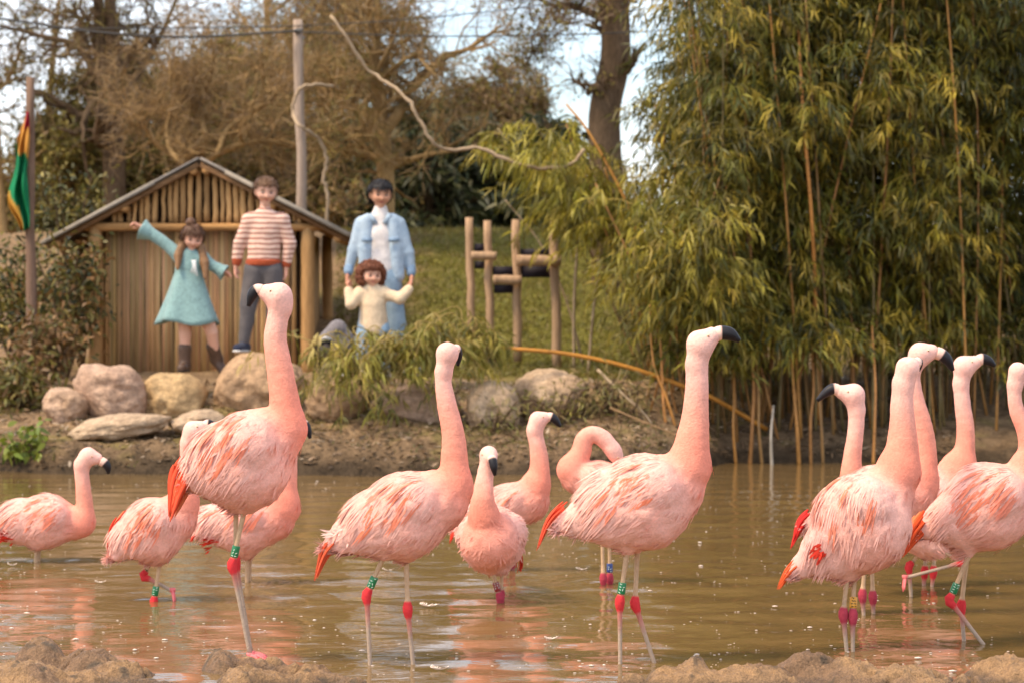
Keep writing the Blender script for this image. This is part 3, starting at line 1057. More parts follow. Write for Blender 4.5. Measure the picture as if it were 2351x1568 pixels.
flamingo("flamingo preening with its neck looped over and its head buried in its back",
         10.4, [(1325, 1092, 38), (1372, 1112, 54), (1432, 1122, 46), (1482, 1132, 22)],
         [(1312, 1078, 30), (1333, 1040, 23), (1342, 1008, 20), (1362, 996, 18.5), (1387, 1008, 19), (1408, 1034, 17)],
         [(1414, 1045, 15), (1421, 1055, 10)], [(1423, 1058, 7), (1430, 1068, 6.5), (1434, 1075, 6), (1436, 1085, 3)],
         [((1380, 1155), (1385, 1328), (1386, 1370), 'p'), ((1398, 1155, 0, .05), (1400, 1328, 0, .04), (1401, 1370, 0, .04), 'p')],
         None, 6, bands=[(1, "blue")], streak=0.25, dens=.8)
flamingo("flamingo wading alone by the weedy end of the far bank, head bowed towards the water",
         11.3, [(165, 1200, 38), (110, 1196, 62), (45, 1197, 52), (-8, 1203, 28), (-40, 1215, 14)],
         [(186, 1200, 30), (194, 1165, 20), (191, 1120, 17), (187, 1080, 16), (189, 1065, 17)],
         [(203, 1048, 21), (222, 1052, 14)], [(232, 1058, 10), (241, 1063, 9.5), (247, 1072, 8), (249, 1087, 3)],
         [((84, 1245), (80, 1325), (79, 1370)), ((90, 1245, 0, .06), (88, 1325, 0, .06), (87, 1370, 0, .06))],
         [(0, 1200), (-25, 1215), (-50, 1250)], 7, streak=0.5, patch=(28, 1228), dens=.8)
flamingo("flamingo with a green band stepping with one red foot lifted clear of the water",
         9.75, [(396, 1195, 54), (352, 1216, 75), (300, 1235, 46), (268, 1268, 20)],
         [(418, 1160, 36), (429, 1115, 26), (433, 1070, 20), (432, 1030, 18), (434, 1015, 18)],
         [(446, 990, 25), (464, 980, 15)], [(470, 976, 10), (479, 973, 10), (488, 977, 8), (497, 990, 3)],
         [((370, 1272), (353, 1382), (354, 1440)), ((352, 1278, 0, .05), (330, 1322, 0, .05), (396, 1356, 0, .02))],
         [(300, 1170), (262, 1215), (247, 1275)], 8, bands=[(0, "green")], streak=0.45, tail_w=.022, feet={1: (.012, -.012, -.05)}, frill=False)
flamingo("flamingo wading behind the tall one, only its bill showing past that one's neck",
         10.4, [(622, 1188, 55), (562, 1208, 64), (495, 1203, 45), (448, 1218, 18)],
         [(645, 1165, 42), (655, 1120, 27), (661, 1080, 21), (663, 1040, 19), (664, 1010, 19)],
         [(670, 984, 22), (684, 973, 14)], [(690, 969, 9.5), (700, 974, 9.5), (707, 988, 8), (712, 1006, 3)],
         [((567, 1262), (566, 1385), (566, 1425)), ((575, 1262, 0, .05), (570, 1385, 0, .06), (570, 1425, 0, .06))],
         [(470, 1215), (448, 1228), (438, 1245)], 9, streak=0.5, patch=(488, 1235), dens=.8)
flamingo("flamingo with a yellow leg band seen from behind, its face hidden beyond its upright neck",
         8.3, [(2030, 1142, 66), (1978, 1200, 116), (1908, 1258, 66), (1842, 1300, 28)],
         [(2062, 1085, 48), (2071, 1030, 37), (2072, 975, 29), (2071, 920, 25), (2074, 880, 23)],
         [(2084, 846, 26), (2095, 838, 18, .05)], [(2102, 836, 12, .06), (2108, 830, 10, .07), (2110, 838, 8, .08), (2109, 852, 3, .08)],
         [((1946, 1312), (1936, 1410), (1945, 1505), 'p'), ((1962, 1312, 0, .03), (1958, 1414, 0, .0), (1958, 1505, 0, .0), 'p')],
         [(1846, 1280), (1812, 1310), (1785, 1355)], 10, L=(.35, 1, 0), lat=0.85, bands=[(1, "yellow")], streak=0.4, patch=(1882, 1258), red_tail=np.array([.82, .13, .04]), tail_w=.022)
flamingo("flamingo whose curved neck and pale head rise just beyond the yellow-banded one",
         9.3, [(2088, 1135, 60), (2015, 1152, 84), (1930, 1180, 50), (1866, 1198, 24)],
         [(2112, 1110, 40), (2124, 1050, 27), (2118, 985, 24), (2102, 920, 20), (2093, 865, 18), (2095, 845, 18)],
         [(2114, 814, 27), (2138, 808, 18)], [(2150, 810, 13.5), (2163, 815, 13), (2176, 828, 11), (2188, 851, 4)],
         [((1990, 1235), (1980, 1366), (1984, 1430), 'p'), ((2000, 1235, 0, .06), (2004, 1370, 0, .06), (2006, 1430, 0, .06), 'p')],
         [(1872, 1180), (1838, 1205), (1814, 1262)], 11, streak=0.5, red_tail=np.array([.70, .035, .03]), tail_w=.034, tail_n=20)
flamingo("flamingo facing the hut with its black bill hooked down and one leg folded up",
         9.95, [(1985, 1150, 52), (2060, 1188, 68), (2135, 1215, 62), (2200, 1215, 28)],
         [(1962, 1125, 34), (1955, 1085, 25), (1958, 1040, 20), (1965, 985, 18), (1967, 940, 18)],
         [(1958, 907, 27), (1934, 900, 17)], [(1926, 897, 12), (1914, 892, 12), (1898, 900, 10), (1876, 919, 4)],
         [((2118, 1262), (2087, 1300), (2095, 1420)), ((2138, 1255, 0, -.05), (2213, 1290, 0, -.05), (2078, 1326, 0, -.05))],
         None, 12, streak=0.4, feet={1: (-.01, -.01, -.055)}, dens=.8)
flamingo("flamingo with upright neck behind the S-necked one's tail, dark bill tilted out from the group",
         10.3, [(2185, 1110, 50), (2125, 1165, 70), (2060, 1190, 50), (2010, 1205, 22)],
         [(2200, 1080, 40), (2214, 1035, 24), (2217, 985, 20), (2210, 930, 18), (2206, 880, 17)],
         [(2214, 842, 25), (2238, 832, 16)], [(2246, 828, 12), (2256, 824, 11.5), (2270, 829, 10), (2285, 840, 4)],
         [((2148, 1235), (2143, 1312), (2136, 1385)), ((2128, 1235, 0, .05), (2123, 1312, 0, .05), (2118, 1385, 0, .05))],
         None, 13, streak=0.3, dens=.8)
flamingo("green-banded flamingo striding through the shallows with its neck bent in an S",
         8.5, [(2342, 1142, 74), (2268, 1162, 101), (2195, 1188, 62), (2132, 1212, 28)],
         [(2362, 1085, 46), (2368, 1040, 30), (2356, 990, 21), (2335, 945, 17), (2329, 905, 15.5), (2331, 880, 16)],
         [(2337, 853, 20), (2350, 853, 14, .04)], [(2354, 855, 10, .05), (2361, 856, 9, .06), (2366, 866, 8, .07), (2366, 882, 3, .07)],
         [((2230, 1262), (2180, 1378), (2262, 1484)), ((2222, 1262, 0, .1), (2207, 1392, 0, .1), (2213, 1470, 0, .1))],
         [(2140, 1185), (2100, 1225), (2066, 1278)], 14, bands=[(0, "green")], streak=0.9, red_tail=np.array([.82, .12, .04]), tail_n=22, tail_w=.04)
# ------------------------------------------------------------------ the four children on the far bank
SKIN = np.array([0.64, 0.37, 0.265])
m_skinp = mat("skin", attr=True, rough=0.55, spec=0.35, sss=0.1)
m_hair = {}
def hairmat(n, c):
    if n not in m_hair:
        m_hair[n] = mat(n, c, rough=0.55, spec=0.35, vary=[(30, 0.3)], bump=(120, 0.8, 0.004), stretch=(1, 1, .25))
    return m_hair[n]
def cloth(n, c, vary=0.12, bumps=(260, 0.5, 0.003), c2=None, vs=18):
    return mat(n, c, rough=0.9, spec=0.12, vary=[(vs, vary if c2 is None else 0.8), (90, 0.08)], col2=c2, bump=[bumps, (14, 0.5, 0.02)], sheen=0.1)

def stripes(n, base, line, period, frac):
    m = cloth(n, base)
    nd, l = m.node_tree.nodes, m.node_tree.links
    b = nd["Principled BSDF"]
    src = b.inputs['Base Color'].links[0].from_socket
    t = nd.new("ShaderNodeTexCoord")
    sp = nd.new("ShaderNodeSeparateXYZ")
    l.new(t.outputs['Object'], sp.inputs[0])
    nz_ = nd.new("ShaderNodeTexNoise")
    nz_.inputs['Scale'].default_value = 7
    l.new(t.outputs['Object'], nz_.inputs['Vector'])
    a = nd.new("ShaderNodeMath"); a.operation = 'MULTIPLY_ADD'; a.inputs[1].default_value = 0.03
    l.new(nz_.outputs['Fac'], a.inputs[0]); l.new(sp.outputs['Z'], a.inputs[2])
    d_ = nd.new("ShaderNodeMath"); d_.operation = 'DIVIDE'; d_.inputs[1].default_value = period
    l.new(a.outputs[0], d_.inputs[0])
    f_ = nd.new("ShaderNodeMath"); f_.operation = 'FRACT'
    l.new(d_.outputs[0], f_.inputs[0])
    c_ = nd.new("ShaderNodeMath"); c_.operation = 'LESS_THAN'; c_.inputs[1].default_value = frac
    l.new(f_.outputs[0], c_.inputs[0])
    k = nd.new("ShaderNodeMix"); k.data_type = 'RGBA'; k.inputs[7].default_value = (*line, 1)
    l.new(c_.outputs[0], k.inputs[0]); l.new(src, k.inputs[6]); l.new(k.outputs[2], b.inputs['Base Color'])
    return m

class Person:
    """One continuous skin body from joints; clothes, shoes and hair as its parts."""
    def __init__(s, label, Y, skin=SKIN, seed=1):
        s.Y, s.label, s.skin, s.seed = Y, label, skin, seed
        s.b = Body()
        s.parts = []
    def p(s, x, y, dy=0.0):
        return P(x, y, s.Y + dy)
    def head(s, x, y, rw, rh, face=(0, -1, 0), tilt=(0, 0, 1), neck=None):
        """x, y: centre of the head; rw, rh half width and half height in metres"""
        c = s.p(x, y)
        f = unit(np.array(face, float))
        u = unit(np.array(tilt, float) - f * np.dot(tilt, f))
        r = np.cross(f, u)
        s.hc, s.hf, s.hu, s.hr, s.rw, s.rh = c, f, u, r, rw, rh
        g = s.skin
        s.b.ball(c + u * rh * .22 - f * rw * .10, rw * 1.0, .03, g)                       # cranium
        s.b.ball(c + u * rh * .10 + f * rw * .22, rw * .88, .03, g)
        s.b.cone(c - u * rh * .25 + f * rw * .35, c - u * rh * .66 + f * rw * .55, rw * .66, rw * .30, .03, g)     # jaw, chin
        s.b.cone(c + u * rh * .02 + f * rw * 1.02, c - u * rh * .17 + f * rw * 1.16, rw * .10, rw * .17, .015, g * np.array([1, .92, .9]))  # nose
        for sg in (-1, 1):
            s.b.ball(c - u * rh * .16 + f * rw * .72 + r * sg * rw * .42, rw * .34, .03, g * np.array([1.03, .93, .91]))             # cheeks
            s.b.cone(c + u * rh * .10 + r * sg * rw * 1.0 - f * rw * .05, c - u * rh * .16 + r * sg * rw * .96, rw * .16, rw * .11, .012, g)       # ears
        s.b.cone(c - u * rh * .45, neck if neck is not None else c - u * rh * 1.15, rw * .46, rw * .52, .02, g)
    def face(s, ob, brow, lip=(0.42, 0.12, 0.10), smile=0.0):
        c, f, u, r, rw, rh = s.hc, s.hf, s.hu, s.hr, s.rw, s.rh
        for sg in (-1, 1):
            e0 = c + u * rh * .05 + r * sg * rw * .40
            rel = s.V - e0
            near = (np.abs(rel @ r) < rw * .1) & (np.abs(rel @ u) < rw * .1)
            q = e0 + f * ((rel @ f)[near].max() - rw * .02)
            v = ICO2V * rw * .15
            v = v @ np.stack([r * 1.2, f * .6, u * .62])
            col = np.where(((ICO2V @ np.array([0, 1.0, 0])) > .45)[:, None], np.array([.025, .016, .012]), np.array([.55, .50, .46]))
            put("eye", np_mesh("eye", v + q, [ICO2F], col), m_eye, ob)
            t = Tubes()
            t.add([q + u * rw * .27 + r * k * rw * .24 + f * rw * (.10 - .06 * abs(k)) + u * rw * (-.06 * k * k) for k in (-1, -.3, .4, 1)], [rw * .02, rw * .05, rw * .05, rw * .02], 6)
            put("eyebrow", t.mesh("eyebrow"), brow, ob)
        t = Tubes()
        rel = s.V - (c - u * rh * .41)
        near = (np.abs(rel @ r) < rw * .1) & (np.abs(rel @ u) < rw * .08)
        q = c - u * rh * .41 + f * ((rel @ f)[near].max() - rw * .03)
        t.add([q + r * k * rw * .30 + u * rw * smile * k * k * .22 - f * rw * .12 * k * k for k in (-1, -.5, 0, .5, 1)], [rw * .02, rw * .06, rw * .075, rw * .06, rw * .02], 6)
        put("mouth", t.mesh("mouth"), mat("lips", lip, rough=.5), ob)
    def limb(s, pts, rad, k=.02, col=None, lat=1.0):
        s.b.chain([s.p(*q) for q in pts], rad, k, s.skin if col is None else col, L=(0, 1, 0), lat=lat)
    def hand(s, wrist, direction, palm_n, size=1.0, curl=0.5, thumb=1):
        """palm plus four fingers and a thumb from the side of the palm"""
        w_ = np.asarray(wrist, float)
        d_ = unit(np.array(direction, float))
        n_ = unit(np.array(palm_n, float) - d_ * np.dot(palm_n, d_))
        sd = np.cross(d_, n_)
        g = s.skin * np.array([1.03, .88, .86])
        S = size
        s.b.cone(w_, w_ + d_ * .055 * S, .019 * S, .024 * S, .015, g, L=n_, lat=.65)
        for i, (o_, ln) in enumerate(((-1.5, .045), (-.5, .054), (.5, .050), (1.5, .038))):
            b0 = w_ + d_ * .068 * S + sd * o_ * .0125 * S
            m1 = b0 + (d_ * (1 - .35 * curl) + n_ * curl * .6) * ln * .5 * S
            m2 = m1 + (d_ * (1 - 1.1 * curl) + n_ * curl * 1.1) * ln * .5 * S
            s.b.chain([b0, m1, m2], [.0078 * S, .0072 * S, .0062 * S], .004, g)
        t0 = w_ + d_ * .025 * S - sd * thumb * .020 * S
        t1 = t0 + (d_ * .7 - sd * thumb * .7 + n_ * .3) * .030 * S
        s.b.chain([t0, t1, t1 + (d_ * .9 + n_ * .4) * .024 * S], [.0095 * S, .0085 * S, .0065 * S], .006, g)
    def finish(s, res=0.0062):
        V, Q, C, tag = s.b.build(res, soft=.012)
        V = relax(V, Q, 1, .4)
        c, f, u, r, rw, rh = s.hc, s.hf, s.hu, s.hr, s.rw, s.rh
        q = V - c
        a, b_, h = q @ f, q @ r, q @ u
        push = np.zeros(len(V))
        for sg in (-1, 1):                                    # eye sockets
            push += .16 * rw * np.exp(-(((b_ - sg * rw * .40) / (rw * .22)) ** 2 + ((h - rh * .05) / (rw * .15)) ** 2))
        push += .07 * rw * np.exp(-((b_ / (rw * .34)) ** 2 + ((h + rh * .40) / (rw * .06)) ** 2))          # mouth line
        push -= .07 * rw * np.exp(-((b_ / (rw * .22)) ** 2 + ((h + rh * .49) / (rw * .09)) ** 2))          # lower lip
        V = V - f * (push * (a > 0))[:, None]
        s.V = V
        o = put("person", np_mesh("person", V, [Q], C), m_skinp, label=s.label, cat="person")
        s.o = o
        return o
    def part(s, name, body, m, res=.009, fold=0.0, fs=9, clip=None):
        V, Q, C, tag = body.build(res, clip=clip)
        V = relax(V, Q, 1, .5)
        if fold:
            N = normals(V, Q)
            V = V + N * (fold * fbm(V[:, 0] * fs + s.seed, V[:, 1] * fs, V[:, 2] * fs * .6, o=3))[:, None]
        return put(name, np_mesh(name, V, [Q]), m, s.o)
    def shoe(s, ankle, toe, m_up, m_sole, h=.05, boot=None, sc_=1.0):
        """ankle: point at the ankle joint, toe: flat direction"""
        a = np.asarray(ankle, float)
        t = unit(np.array([toe[0], toe[1], toe[2] if len(toe) > 2 else 0.0], float))
        B_ = Body()
        heel = a - np.array([0, 0, h]) - t * .03 * sc_
        B_.cone(a + np.array([0, 0, .01]), heel + np.array([0, 0, .035]), .042 * sc_, .04 * sc_, .02)
        B_.cone(heel + np.array([0, 0, .035]), heel + t * .16 * sc_ + np.array([0, 0, .030]), .040 * sc_, .036 * sc_, .02)
        if boot is not None:
            B_.cone(a, np.asarray(boot), .046 * sc_, .054 * sc_, .02)
        z0 = heel[2]
        sh = s.part("boot" if boot is not None else "shoe", B_, m_up, res=.007, clip=(lambda X, Y_, Z: z0 - Z) if abs(t[2]) < .2 else None)
        if abs(t[2]) < .2:
            Bs = Body()
            Bs.cone(heel + np.array([0, 0, .008]), heel + t * .162 * sc_ + np.array([0, 0, .008]), .043 * sc_, .040 * sc_, .01, L=(0, 0, 1), lat=.36)
            V, Q, C, tag = Bs.build(.006)
            put("sole", np_mesh("sole", V, [Q]), m_sole, sh)

def strands(ob, name, m, roots, dirs, L, W, droop, seed, n_prof=(.7, 1, .8, .2)):
    rg = np.random.default_rng(seed)
    v, q, c = blades(np.asarray(roots), np.asarray(dirs), unit(rg.normal(size=(len(roots), 3))), L, W, prof=n_prof, droop=droop)
    return put(name, np_mesh(name, v, [q]), m, ob, kind="stuff")

def cap_hair(s, name, m, thick=.014, brow=.34, back=-.55, side=-.05, seed=3, tuft=900, wild=.25, ln=.03):
    """hair shell over the cranium, cut to a hairline, with strands on it"""
    c, f, u, r, rw, rh = s.hc, s.hf, s.hu, s.hr, s.rw, s.rh
    B_ = Body()
    B_.ball(c + u * rh * .24 - f * rw * .12, rw * 1.0 + thick, .03)
    B_.ball(c + u * rh * .14 + f * rw * .20, rw * .88 + thick * .9, .03)
    B_.ball(c - u * rh * .12 - f * rw * .35, rw * .72 + thick, .04)
    def clip(X, Y_, Z):
        q = np.stack([X - c[0], Y_ - c[1], Z - c[2]], -1)
        a, b, h = q @ f, q @ r, q @ u
        line = np.interp(a / rw, [-.55, -.15, .25, .62], [rh * back, rh * side, rh * (side * .6 + brow * .4), rh * brow])
        return line - h
    o = s.part(name, B_, m, res=.006, fold=.010, fs=40, clip=clip)
    V = np.array([v.co[:] for v in o.data.vertices])
    rg = np.random.default_rng(seed)
    i = rg.integers(0, len(V), tuft)
    nn = unit(V[i] - (c + u * rh * .1))
    D = nn * .05 + f * .55 + rg.normal(0, wild, (tuft, 3)) * .5 + r * .35 - u * .55
    D = D - nn * np.minimum((D * nn).sum(1, keepdims=True), 0) + nn * .06
    v, q, cc = blades(V[i] - nn * .003, D, nn, rg.uniform(.6, 1.3, tuft) * ln, .006, prof=(.8, 1, .7, .15))
    put("hair_strands", np_mesh("hair_strands", v, [q]), m, o, kind="stuff")
    return o

YP = 19.2
# ---- boy in the striped sweater
b = Person("boy with short brown hair in a striped sweater and grey jeans standing on the boulder", YP, seed=4)
b.head(610, 442, .083, .128, face=(.22, -1, -.18), tilt=(.04, 0, 1), neck=b.p(608, 492))
b.limb([(608, 492), (608, 530), (605, 600)], [.045, .085, .08], .04, lat=.6)
b.limb([(570, 505), (552, 560), (543, 608)], [.045, .036, .026])
b.limb([(650, 505), (664, 560), (657, 612)], [.045, .036, .026])
b.hand(b.p(541, 610), (.02, -.05, -1), (.9, -.2, 0), 1.05, .5, thumb=1)
b.hand(b.p(657, 614), (-.06, -.05, -1), (-.9, -.2, 0), 1.05, .5, thumb=-1)
b.limb([(585, 618), (570, 702), (561, 785)], [.07, .048, .034])
b.limb([(625, 618), (630, 702), (627, 790, .05)], [.07, .048, .034])
bo = b.finish()
b.face(bo, hairmat("brown_hair", (.13, .065, .03)), smile=.6)
cap_hair(b, "hair", hairmat("brown_hair", (.13, .065, .03)), thick=.016, brow=.50, side=.05, back=-.45, ln=.035)
sw = Body()
sw.chain([b.p(609, 503), b.p(608, 530), b.p(606, 570), b.p(604, 602)], [.085, .125, .128, .130], .05, L=(0, 1, 0), lat=.72)
sw.cone(b.p(575, 507), b.p(645, 507), .062, .062, .05)
for pts in ([(572, 508), (551, 560), (544, 597)], [(649, 508), (665, 560), (658, 601)]):
    sw.chain([b.p(*q) for q in pts], [.060, .051, .038], .03)
sw.cone(b.p(609, 497), b.p(609, 488), .064, .054, .02)
zb = b.p(600, 602)[2]
b.part("sweater", sw, stripes("striped_knit", (.70, .48, .38), (.27, .085, .055), .040, .30), fold=.010, clip=lambda X, Y_, Z: b.p(0, 606)[2] - Z)
m_rust = cloth("rust_knit", (.36, .075, .03))
hm = Body(); hm.cone(b.p(604, 599), b.p(603, 608), .143, .138, .01, L=(0, 1, 0), lat=.78)
z0_, z1_ = b.p(0, 611)[2], b.p(0, 597)[2]
b.part("sweater_hem", hm, m_rust, clip=lambda X, Y_, Z: np.maximum(z0_ - Z, Z - z1_))
for q0, q1 in (((544, 598), (543.5, 603)), ((658, 602), (657.5, 607))):
    hm = Body(); hm.cone(b.p(*q0), b.p(*q1), .041, .037, .01); b.part("cuff", hm, m_rust, res=.007)
jn = Body()
jn.cone(b.p(592, 612), b.p(616, 612), .098, .098, .04, L=(0, 1, 0), lat=.8)
jn.chain([b.p(585, 625), b.p(570, 702), b.p(561, 782)], [.090, .066, .048], .03)
jn.chain([b.p(624, 625), b.p(631, 702), b.p(627, 790, .05)], [.090, .066, .048], .03)
b.part("jeans", jn, cloth("grey_denim", (.085, .078, .082), c2=(.15, .13, .125), vs=7), fold=.012)
m_navy, m_white = cloth("navy_canvas", (.03, .035, .06)), mat("white_rubber", (.62, .60, .57), rough=.6)
b.shoe(b.p(560, 793), (-.3, -1), m_navy, m_white)
b.shoe(b.p(628, 800, .05), (.3, -1), m_navy, m_white)

# ---- girl in the knitted dress
g = Person("girl with long brown hair in a teal dress and brown boots, one arm flung out", YP, skin=SKIN * np.array([1, .97, .95]), seed=5)
g.head(442, 549, .076, .112, face=(.32, -1, -.30), tilt=(.18, -.1, 1), neck=g.p(436, 590))
g.limb([(436, 590), (432, 620), (428, 690)], [.038, .070, .075], .04, lat=.6)
g.limb([(408, 583), (368, 550), (328, 523)], [.036, .030, .021])
g.limb([(466, 592), (492, 614), (512, 622)], [.036, .030, .021])
g.hand(g.p(326, 522), (-1, -.15, .42), (0, -.5, -1), .95, .75, thumb=1)
g.hand(g.p(511, 622), (.9, -.1, -.45), (0, -.3, -1), .92, .6, thumb=-1)
g.limb([(424, 700), (425, 768), (424, 836)], [.07, .047, .032])
g.limb([(462, 700), (486, 765), (498, 832, .08)], [.07, .047, .032])
go = g.finish()
hb = hairmat("long_brown_hair", (.10, .045, .020))
g.face(go, hb, smile=.5)
cap_hair(g, "hair", hb, thick=.018, brow=.50, side=-.5, back=-.9, ln=.04, wild=.2)
bun = Body(); bun.ball(g.p(438, 512, .02), .040, .02); g.part("hair_bun", bun, hb, res=.006, fold=.008, fs=40)
rg = np.random.default_rng(5)
for (x0, y0, x1, y1, nm) in ((420, 560, 408, 618, "long_hair_lock"), (462, 568, 472, 640, "long_hair_lock")):
    B_ = Body()
    mid_ = g.p((x0 + x1) / 2 + (-5 if x0 < 440 else 3), (y0 + y1) / 2, -.06)
    B_.chain([g.p(x0, y0, -.02), mid_, g.p(x1, y1, -.11)], [.034, .034, .014], .02)
    lk = g.part(nm, B_, hairmat("light_brown_hair_ends", (.20, .10, .04)), res=.007, fold=.010, fs=30)
dr = Body()
dr.chain([g.p(434, 588), g.p(433, 615), g.p(430, 655)], [.072, .105, .112], .04, L=(0, 1, 0), lat=.75)
dr.cone(g.p(412, 588), g.p(462, 592), .050, .050, .04)
dr.chain([g.p(410, 586), g.p(370, 553), g.p(345, 536)], [.054, .046, .050], .03)
dr.chain([g.p(466, 594), g.p(488, 612), g.p(503, 618)], [.052, .042, .046], .03)
m_knit = mat("teal_knit", (.21, .33, .32), rough=.95, spec=.08, vary=[(40, .18), (160, .2)], bump=[(150, .7, .005), (12, .5, .02)], sheen=.2)
g.part("dress_top", dr, m_knit, fold=.008)
def flare(c0, c1, r0, r1, waves, amp, n=64, m=14, lat=.75, thick=.006, hem=None, seed=0):
    """an open flared tube of cloth with folds, two-sided with thickness"""
    ax = unit(c1 - c0)
    ref = np.array([0, 1.0, 0])
    a_ = unit(np.cross(ref, ax)); b_ = np.cross(ax, a_)
    V_, Q_ = [], []
    for sh in (0, 1):
        for i in range(m):
            t = i / (m - 1)
            for j in range(n):
                th = 2 * math.pi * j / n
                rr_ = r0 + (r1 - r0) * t ** 1.15 - sh * thick
                rr_ *= 1 + amp * t * (math.sin(waves * th + seed) + .5 * math.sin((waves * 2 - 3) * th + 1.3 + seed))
                sag = (hem(th) if hem else 0) * t
                V_.append(c0 + (c1 - c0) * t + a_ * math.cos(th) * rr_ + b_ * math.sin(th) * rr_ * lat + ax * sag)
    k = m * n
    for i in range(m - 1):
        for j in range(n):
            q = [i * n + j, i * n + (j + 1) % n, (i + 1) * n + (j + 1) % n, (i + 1) * n + j]
            Q_.append(q[::-1]); Q_.append([v_ + k for v_ in q])
    for j in range(n):
        e = (m - 1) * n
        Q_.append([e + j, e + (j + 1) % n, k + e + (j + 1) % n, k + e + j][::-1])
    return np.array(V_), np.array(Q_)
V_, Q_ = flare(g.p(433, 612), g.p(430, 742), .098, .245, 5, .085, hem=lambda th: .02 * math.sin(3 * th + 1), seed=.6)
put("dress_skirt", np_mesh("dress_skirt", V_, [Q_]), m_knit, go)
V_, Q_ = flare(g.p(352, 541), g.p(324, 528), .046, .085, 3, .10, n=32, m=8, lat=1.0)
put("flared_sleeve", np_mesh("flared_sleeve", V_, [Q_]), m_knit, go)
V_, Q_ = flare(g.p(498, 617), g.p(516, 627), .044, .066, 3, .10, n=32, m=8, lat=1.0)
put("flared_sleeve", np_mesh("flared_sleeve", V_, [Q_]), m_knit, go)
t = Tubes()
for k in range(4):
    t.add(spline([g.p(440 + k * 3, 598, -.11), g.p(443 + k * 2, 612, -.125), g.p(438 + k * 5, 626 + k * 3, -.12)], 6), .004, 6)
put("neck_lace", t.mesh("neck_lace"), mat("white_lace", (.7, .7, .68), rough=.8), go)
m_boot, m_bsole = mat("brown_leather", (.085, .045, .026), rough=.55, spec=.4, vary=[(20, .3)]), mat("dark_sole", (.03, .02, .015), rough=.8)
g.shoe(g.p(424, 838), (-.05, -1), m_boot, m_bsole, boot=g.p(424, 800))
g.shoe(g.p(499, 826, .08), (.6, -.5, -.8), m_boot, m_bsole, boot=g.p(489, 796, .05))

# ---- teenager in the denim jacket
YT = 19.35
d_ = Person("black haired boy in a pale denim jacket and white shirt holding the toddler's hands", YT, skin=np.array([.54, .28, .17]), seed=6)
d_.head(873, 449, .084, .128, face=(.25, -1, -.10), tilt=(.03, 0, 1), neck=d_.p(872, 500))
d_.limb([(872, 498), (873, 530), (876, 620)], [.045, .085, .08], .04, lat=.6)
d_.limb([(832, 515), (812, 575), (799, 632)], [.045, .036, .026])
d_.limb([(914, 515), (935, 580), (945, 636)], [.045, .036, .026])
d_.hand(d_.p(798, 634, -.06), (.02, -.3, -1), (.9, -.3, 0), 1.05, .7, thumb=1)
d_.hand(d_.p(945, 637, -.06), (-.1, -.3, -1), (-.9, -.3, 0), 1.05, .7, thumb=-1)
d_.limb([(858, 640), (842, 745), (822, 838)], [.07, .05, .036])
d_.limb([(896, 640), (912, 745), (928, 838)], [.07, .05, .036])
do = d_.finish()
bk = hairmat("black_hair", (.016, .013, .013))
d_.face(do, bk, lip=(.35, .10, .08))
cap_hair(d_, "hair", bk, thick=.016, brow=.46, side=.05, back=-.45, ln=.04, wild=.2)
sh = Body()
sh.chain([d_.p(872, 506), d_.p(873, 540), d_.p(876, 615)], [.09, .118, .118], .05, L=(0, 1, 0), lat=.72)
sh.cone(d_.p(872, 500), d_.p(873, 482), .058, .056, .02)
d_.part("shirt", sh, cloth("white_cotton", (.70, .64, .60)), fold=.010)
m_denim = cloth("pale_denim", (.30, .40, .50), c2=(.46, .55, .62), vs=14)
jk = Body()
for sg, top, bot, el, wr in ((-1, (845, 506), (838, 628), (812, 575), (799, 628)), (1, (900, 506), (914, 634), (936, 580), (945, 632))):
    a0 = d_.p(*top, -.03); a1 = d_.p(*bot, -.03)
    jk.chain([a0, d_.p((top[0] + bot[0]) / 2 - sg * -2, 570, -.035), a1], [.054, .058, .052], .03, L=(0, 1, 0), lat=1.0)
    jk.chain([d_.p(top[0] + sg * 4, top[1] + 8, .07), d_.p(bot[0] + sg * -6, bot[1], .07)], [.062, .062], .04)
    jk.chain([d_.p(top[0] + sg * 14, 514), d_.p(*el), d_.p(wr[0] - sg * 2, wr[1] - 12)], [.060, .049, .038], .03)
jk.cone(d_.p(862, 505, .07), d_.p(884, 505, .07), .06, .06, .05)
jk.cone(d_.p(872, 560, .09), d_.p(876, 628, .09), .08, .09, .05)
jo = d_.part("denim_jacket", jk, m_denim, fold=.012)
t = Tubes()
m_denim_d = cloth("denim_flap", (.22, .31, .42))
for xx in (843, 905):
    t2 = Tubes(); t2.box(d_.p(xx, 551, -.112), (.085, .012, .030), jit=.002); put("pocket_flap", t2.mesh("pocket_flap", False), m_denim_d, jo)
for sg, xx in ((-1, 856), (1, 889)):
    t2 = Tubes()
    c0 = d_.p(xx, 503, -.075)
    rot = np.array([[math.cos(.5 * sg), 0, math.sin(.5 * sg)], [0, 1, 0], [-math.sin(.5 * sg), 0, math.cos(.5 * sg)]])
    t2.box(c0, (.036, .014, .09), rot, jit=.002); put("collar", t2.mesh("collar", False), m_denim, jo)
for q0, q1 in (((801, 616, -.01), (800, 623, -.02)), ((943.5, 618, -.01), (944, 626, -.02))):
    hm = Body(); hm.cone(d_.p(*q0), d_.p(*q1), .040, .038, .01); d_.part("cuff", hm, m_denim_d, res=.007)
jn = Body()
jn.cone(d_.p(862, 635), d_.p(890, 635), .100, .100, .04, L=(0, 1, 0), lat=.8)
jn.chain([d_.p(857, 648), d_.p(842, 745), d_.p(822, 838)], [.092, .072, .058], .03)
jn.chain([d_.p(896, 648), d_.p(912, 745), d_.p(928, 838)], [.092, .072, .058], .03)
d_.part("jeans", jn, cloth("light_blue_denim", (.17, .26, .36), c2=(.36, .46, .54), vs=6), fold=.014)
m_wl = mat("white_leather", (.66, .64, .62), rough=.5)
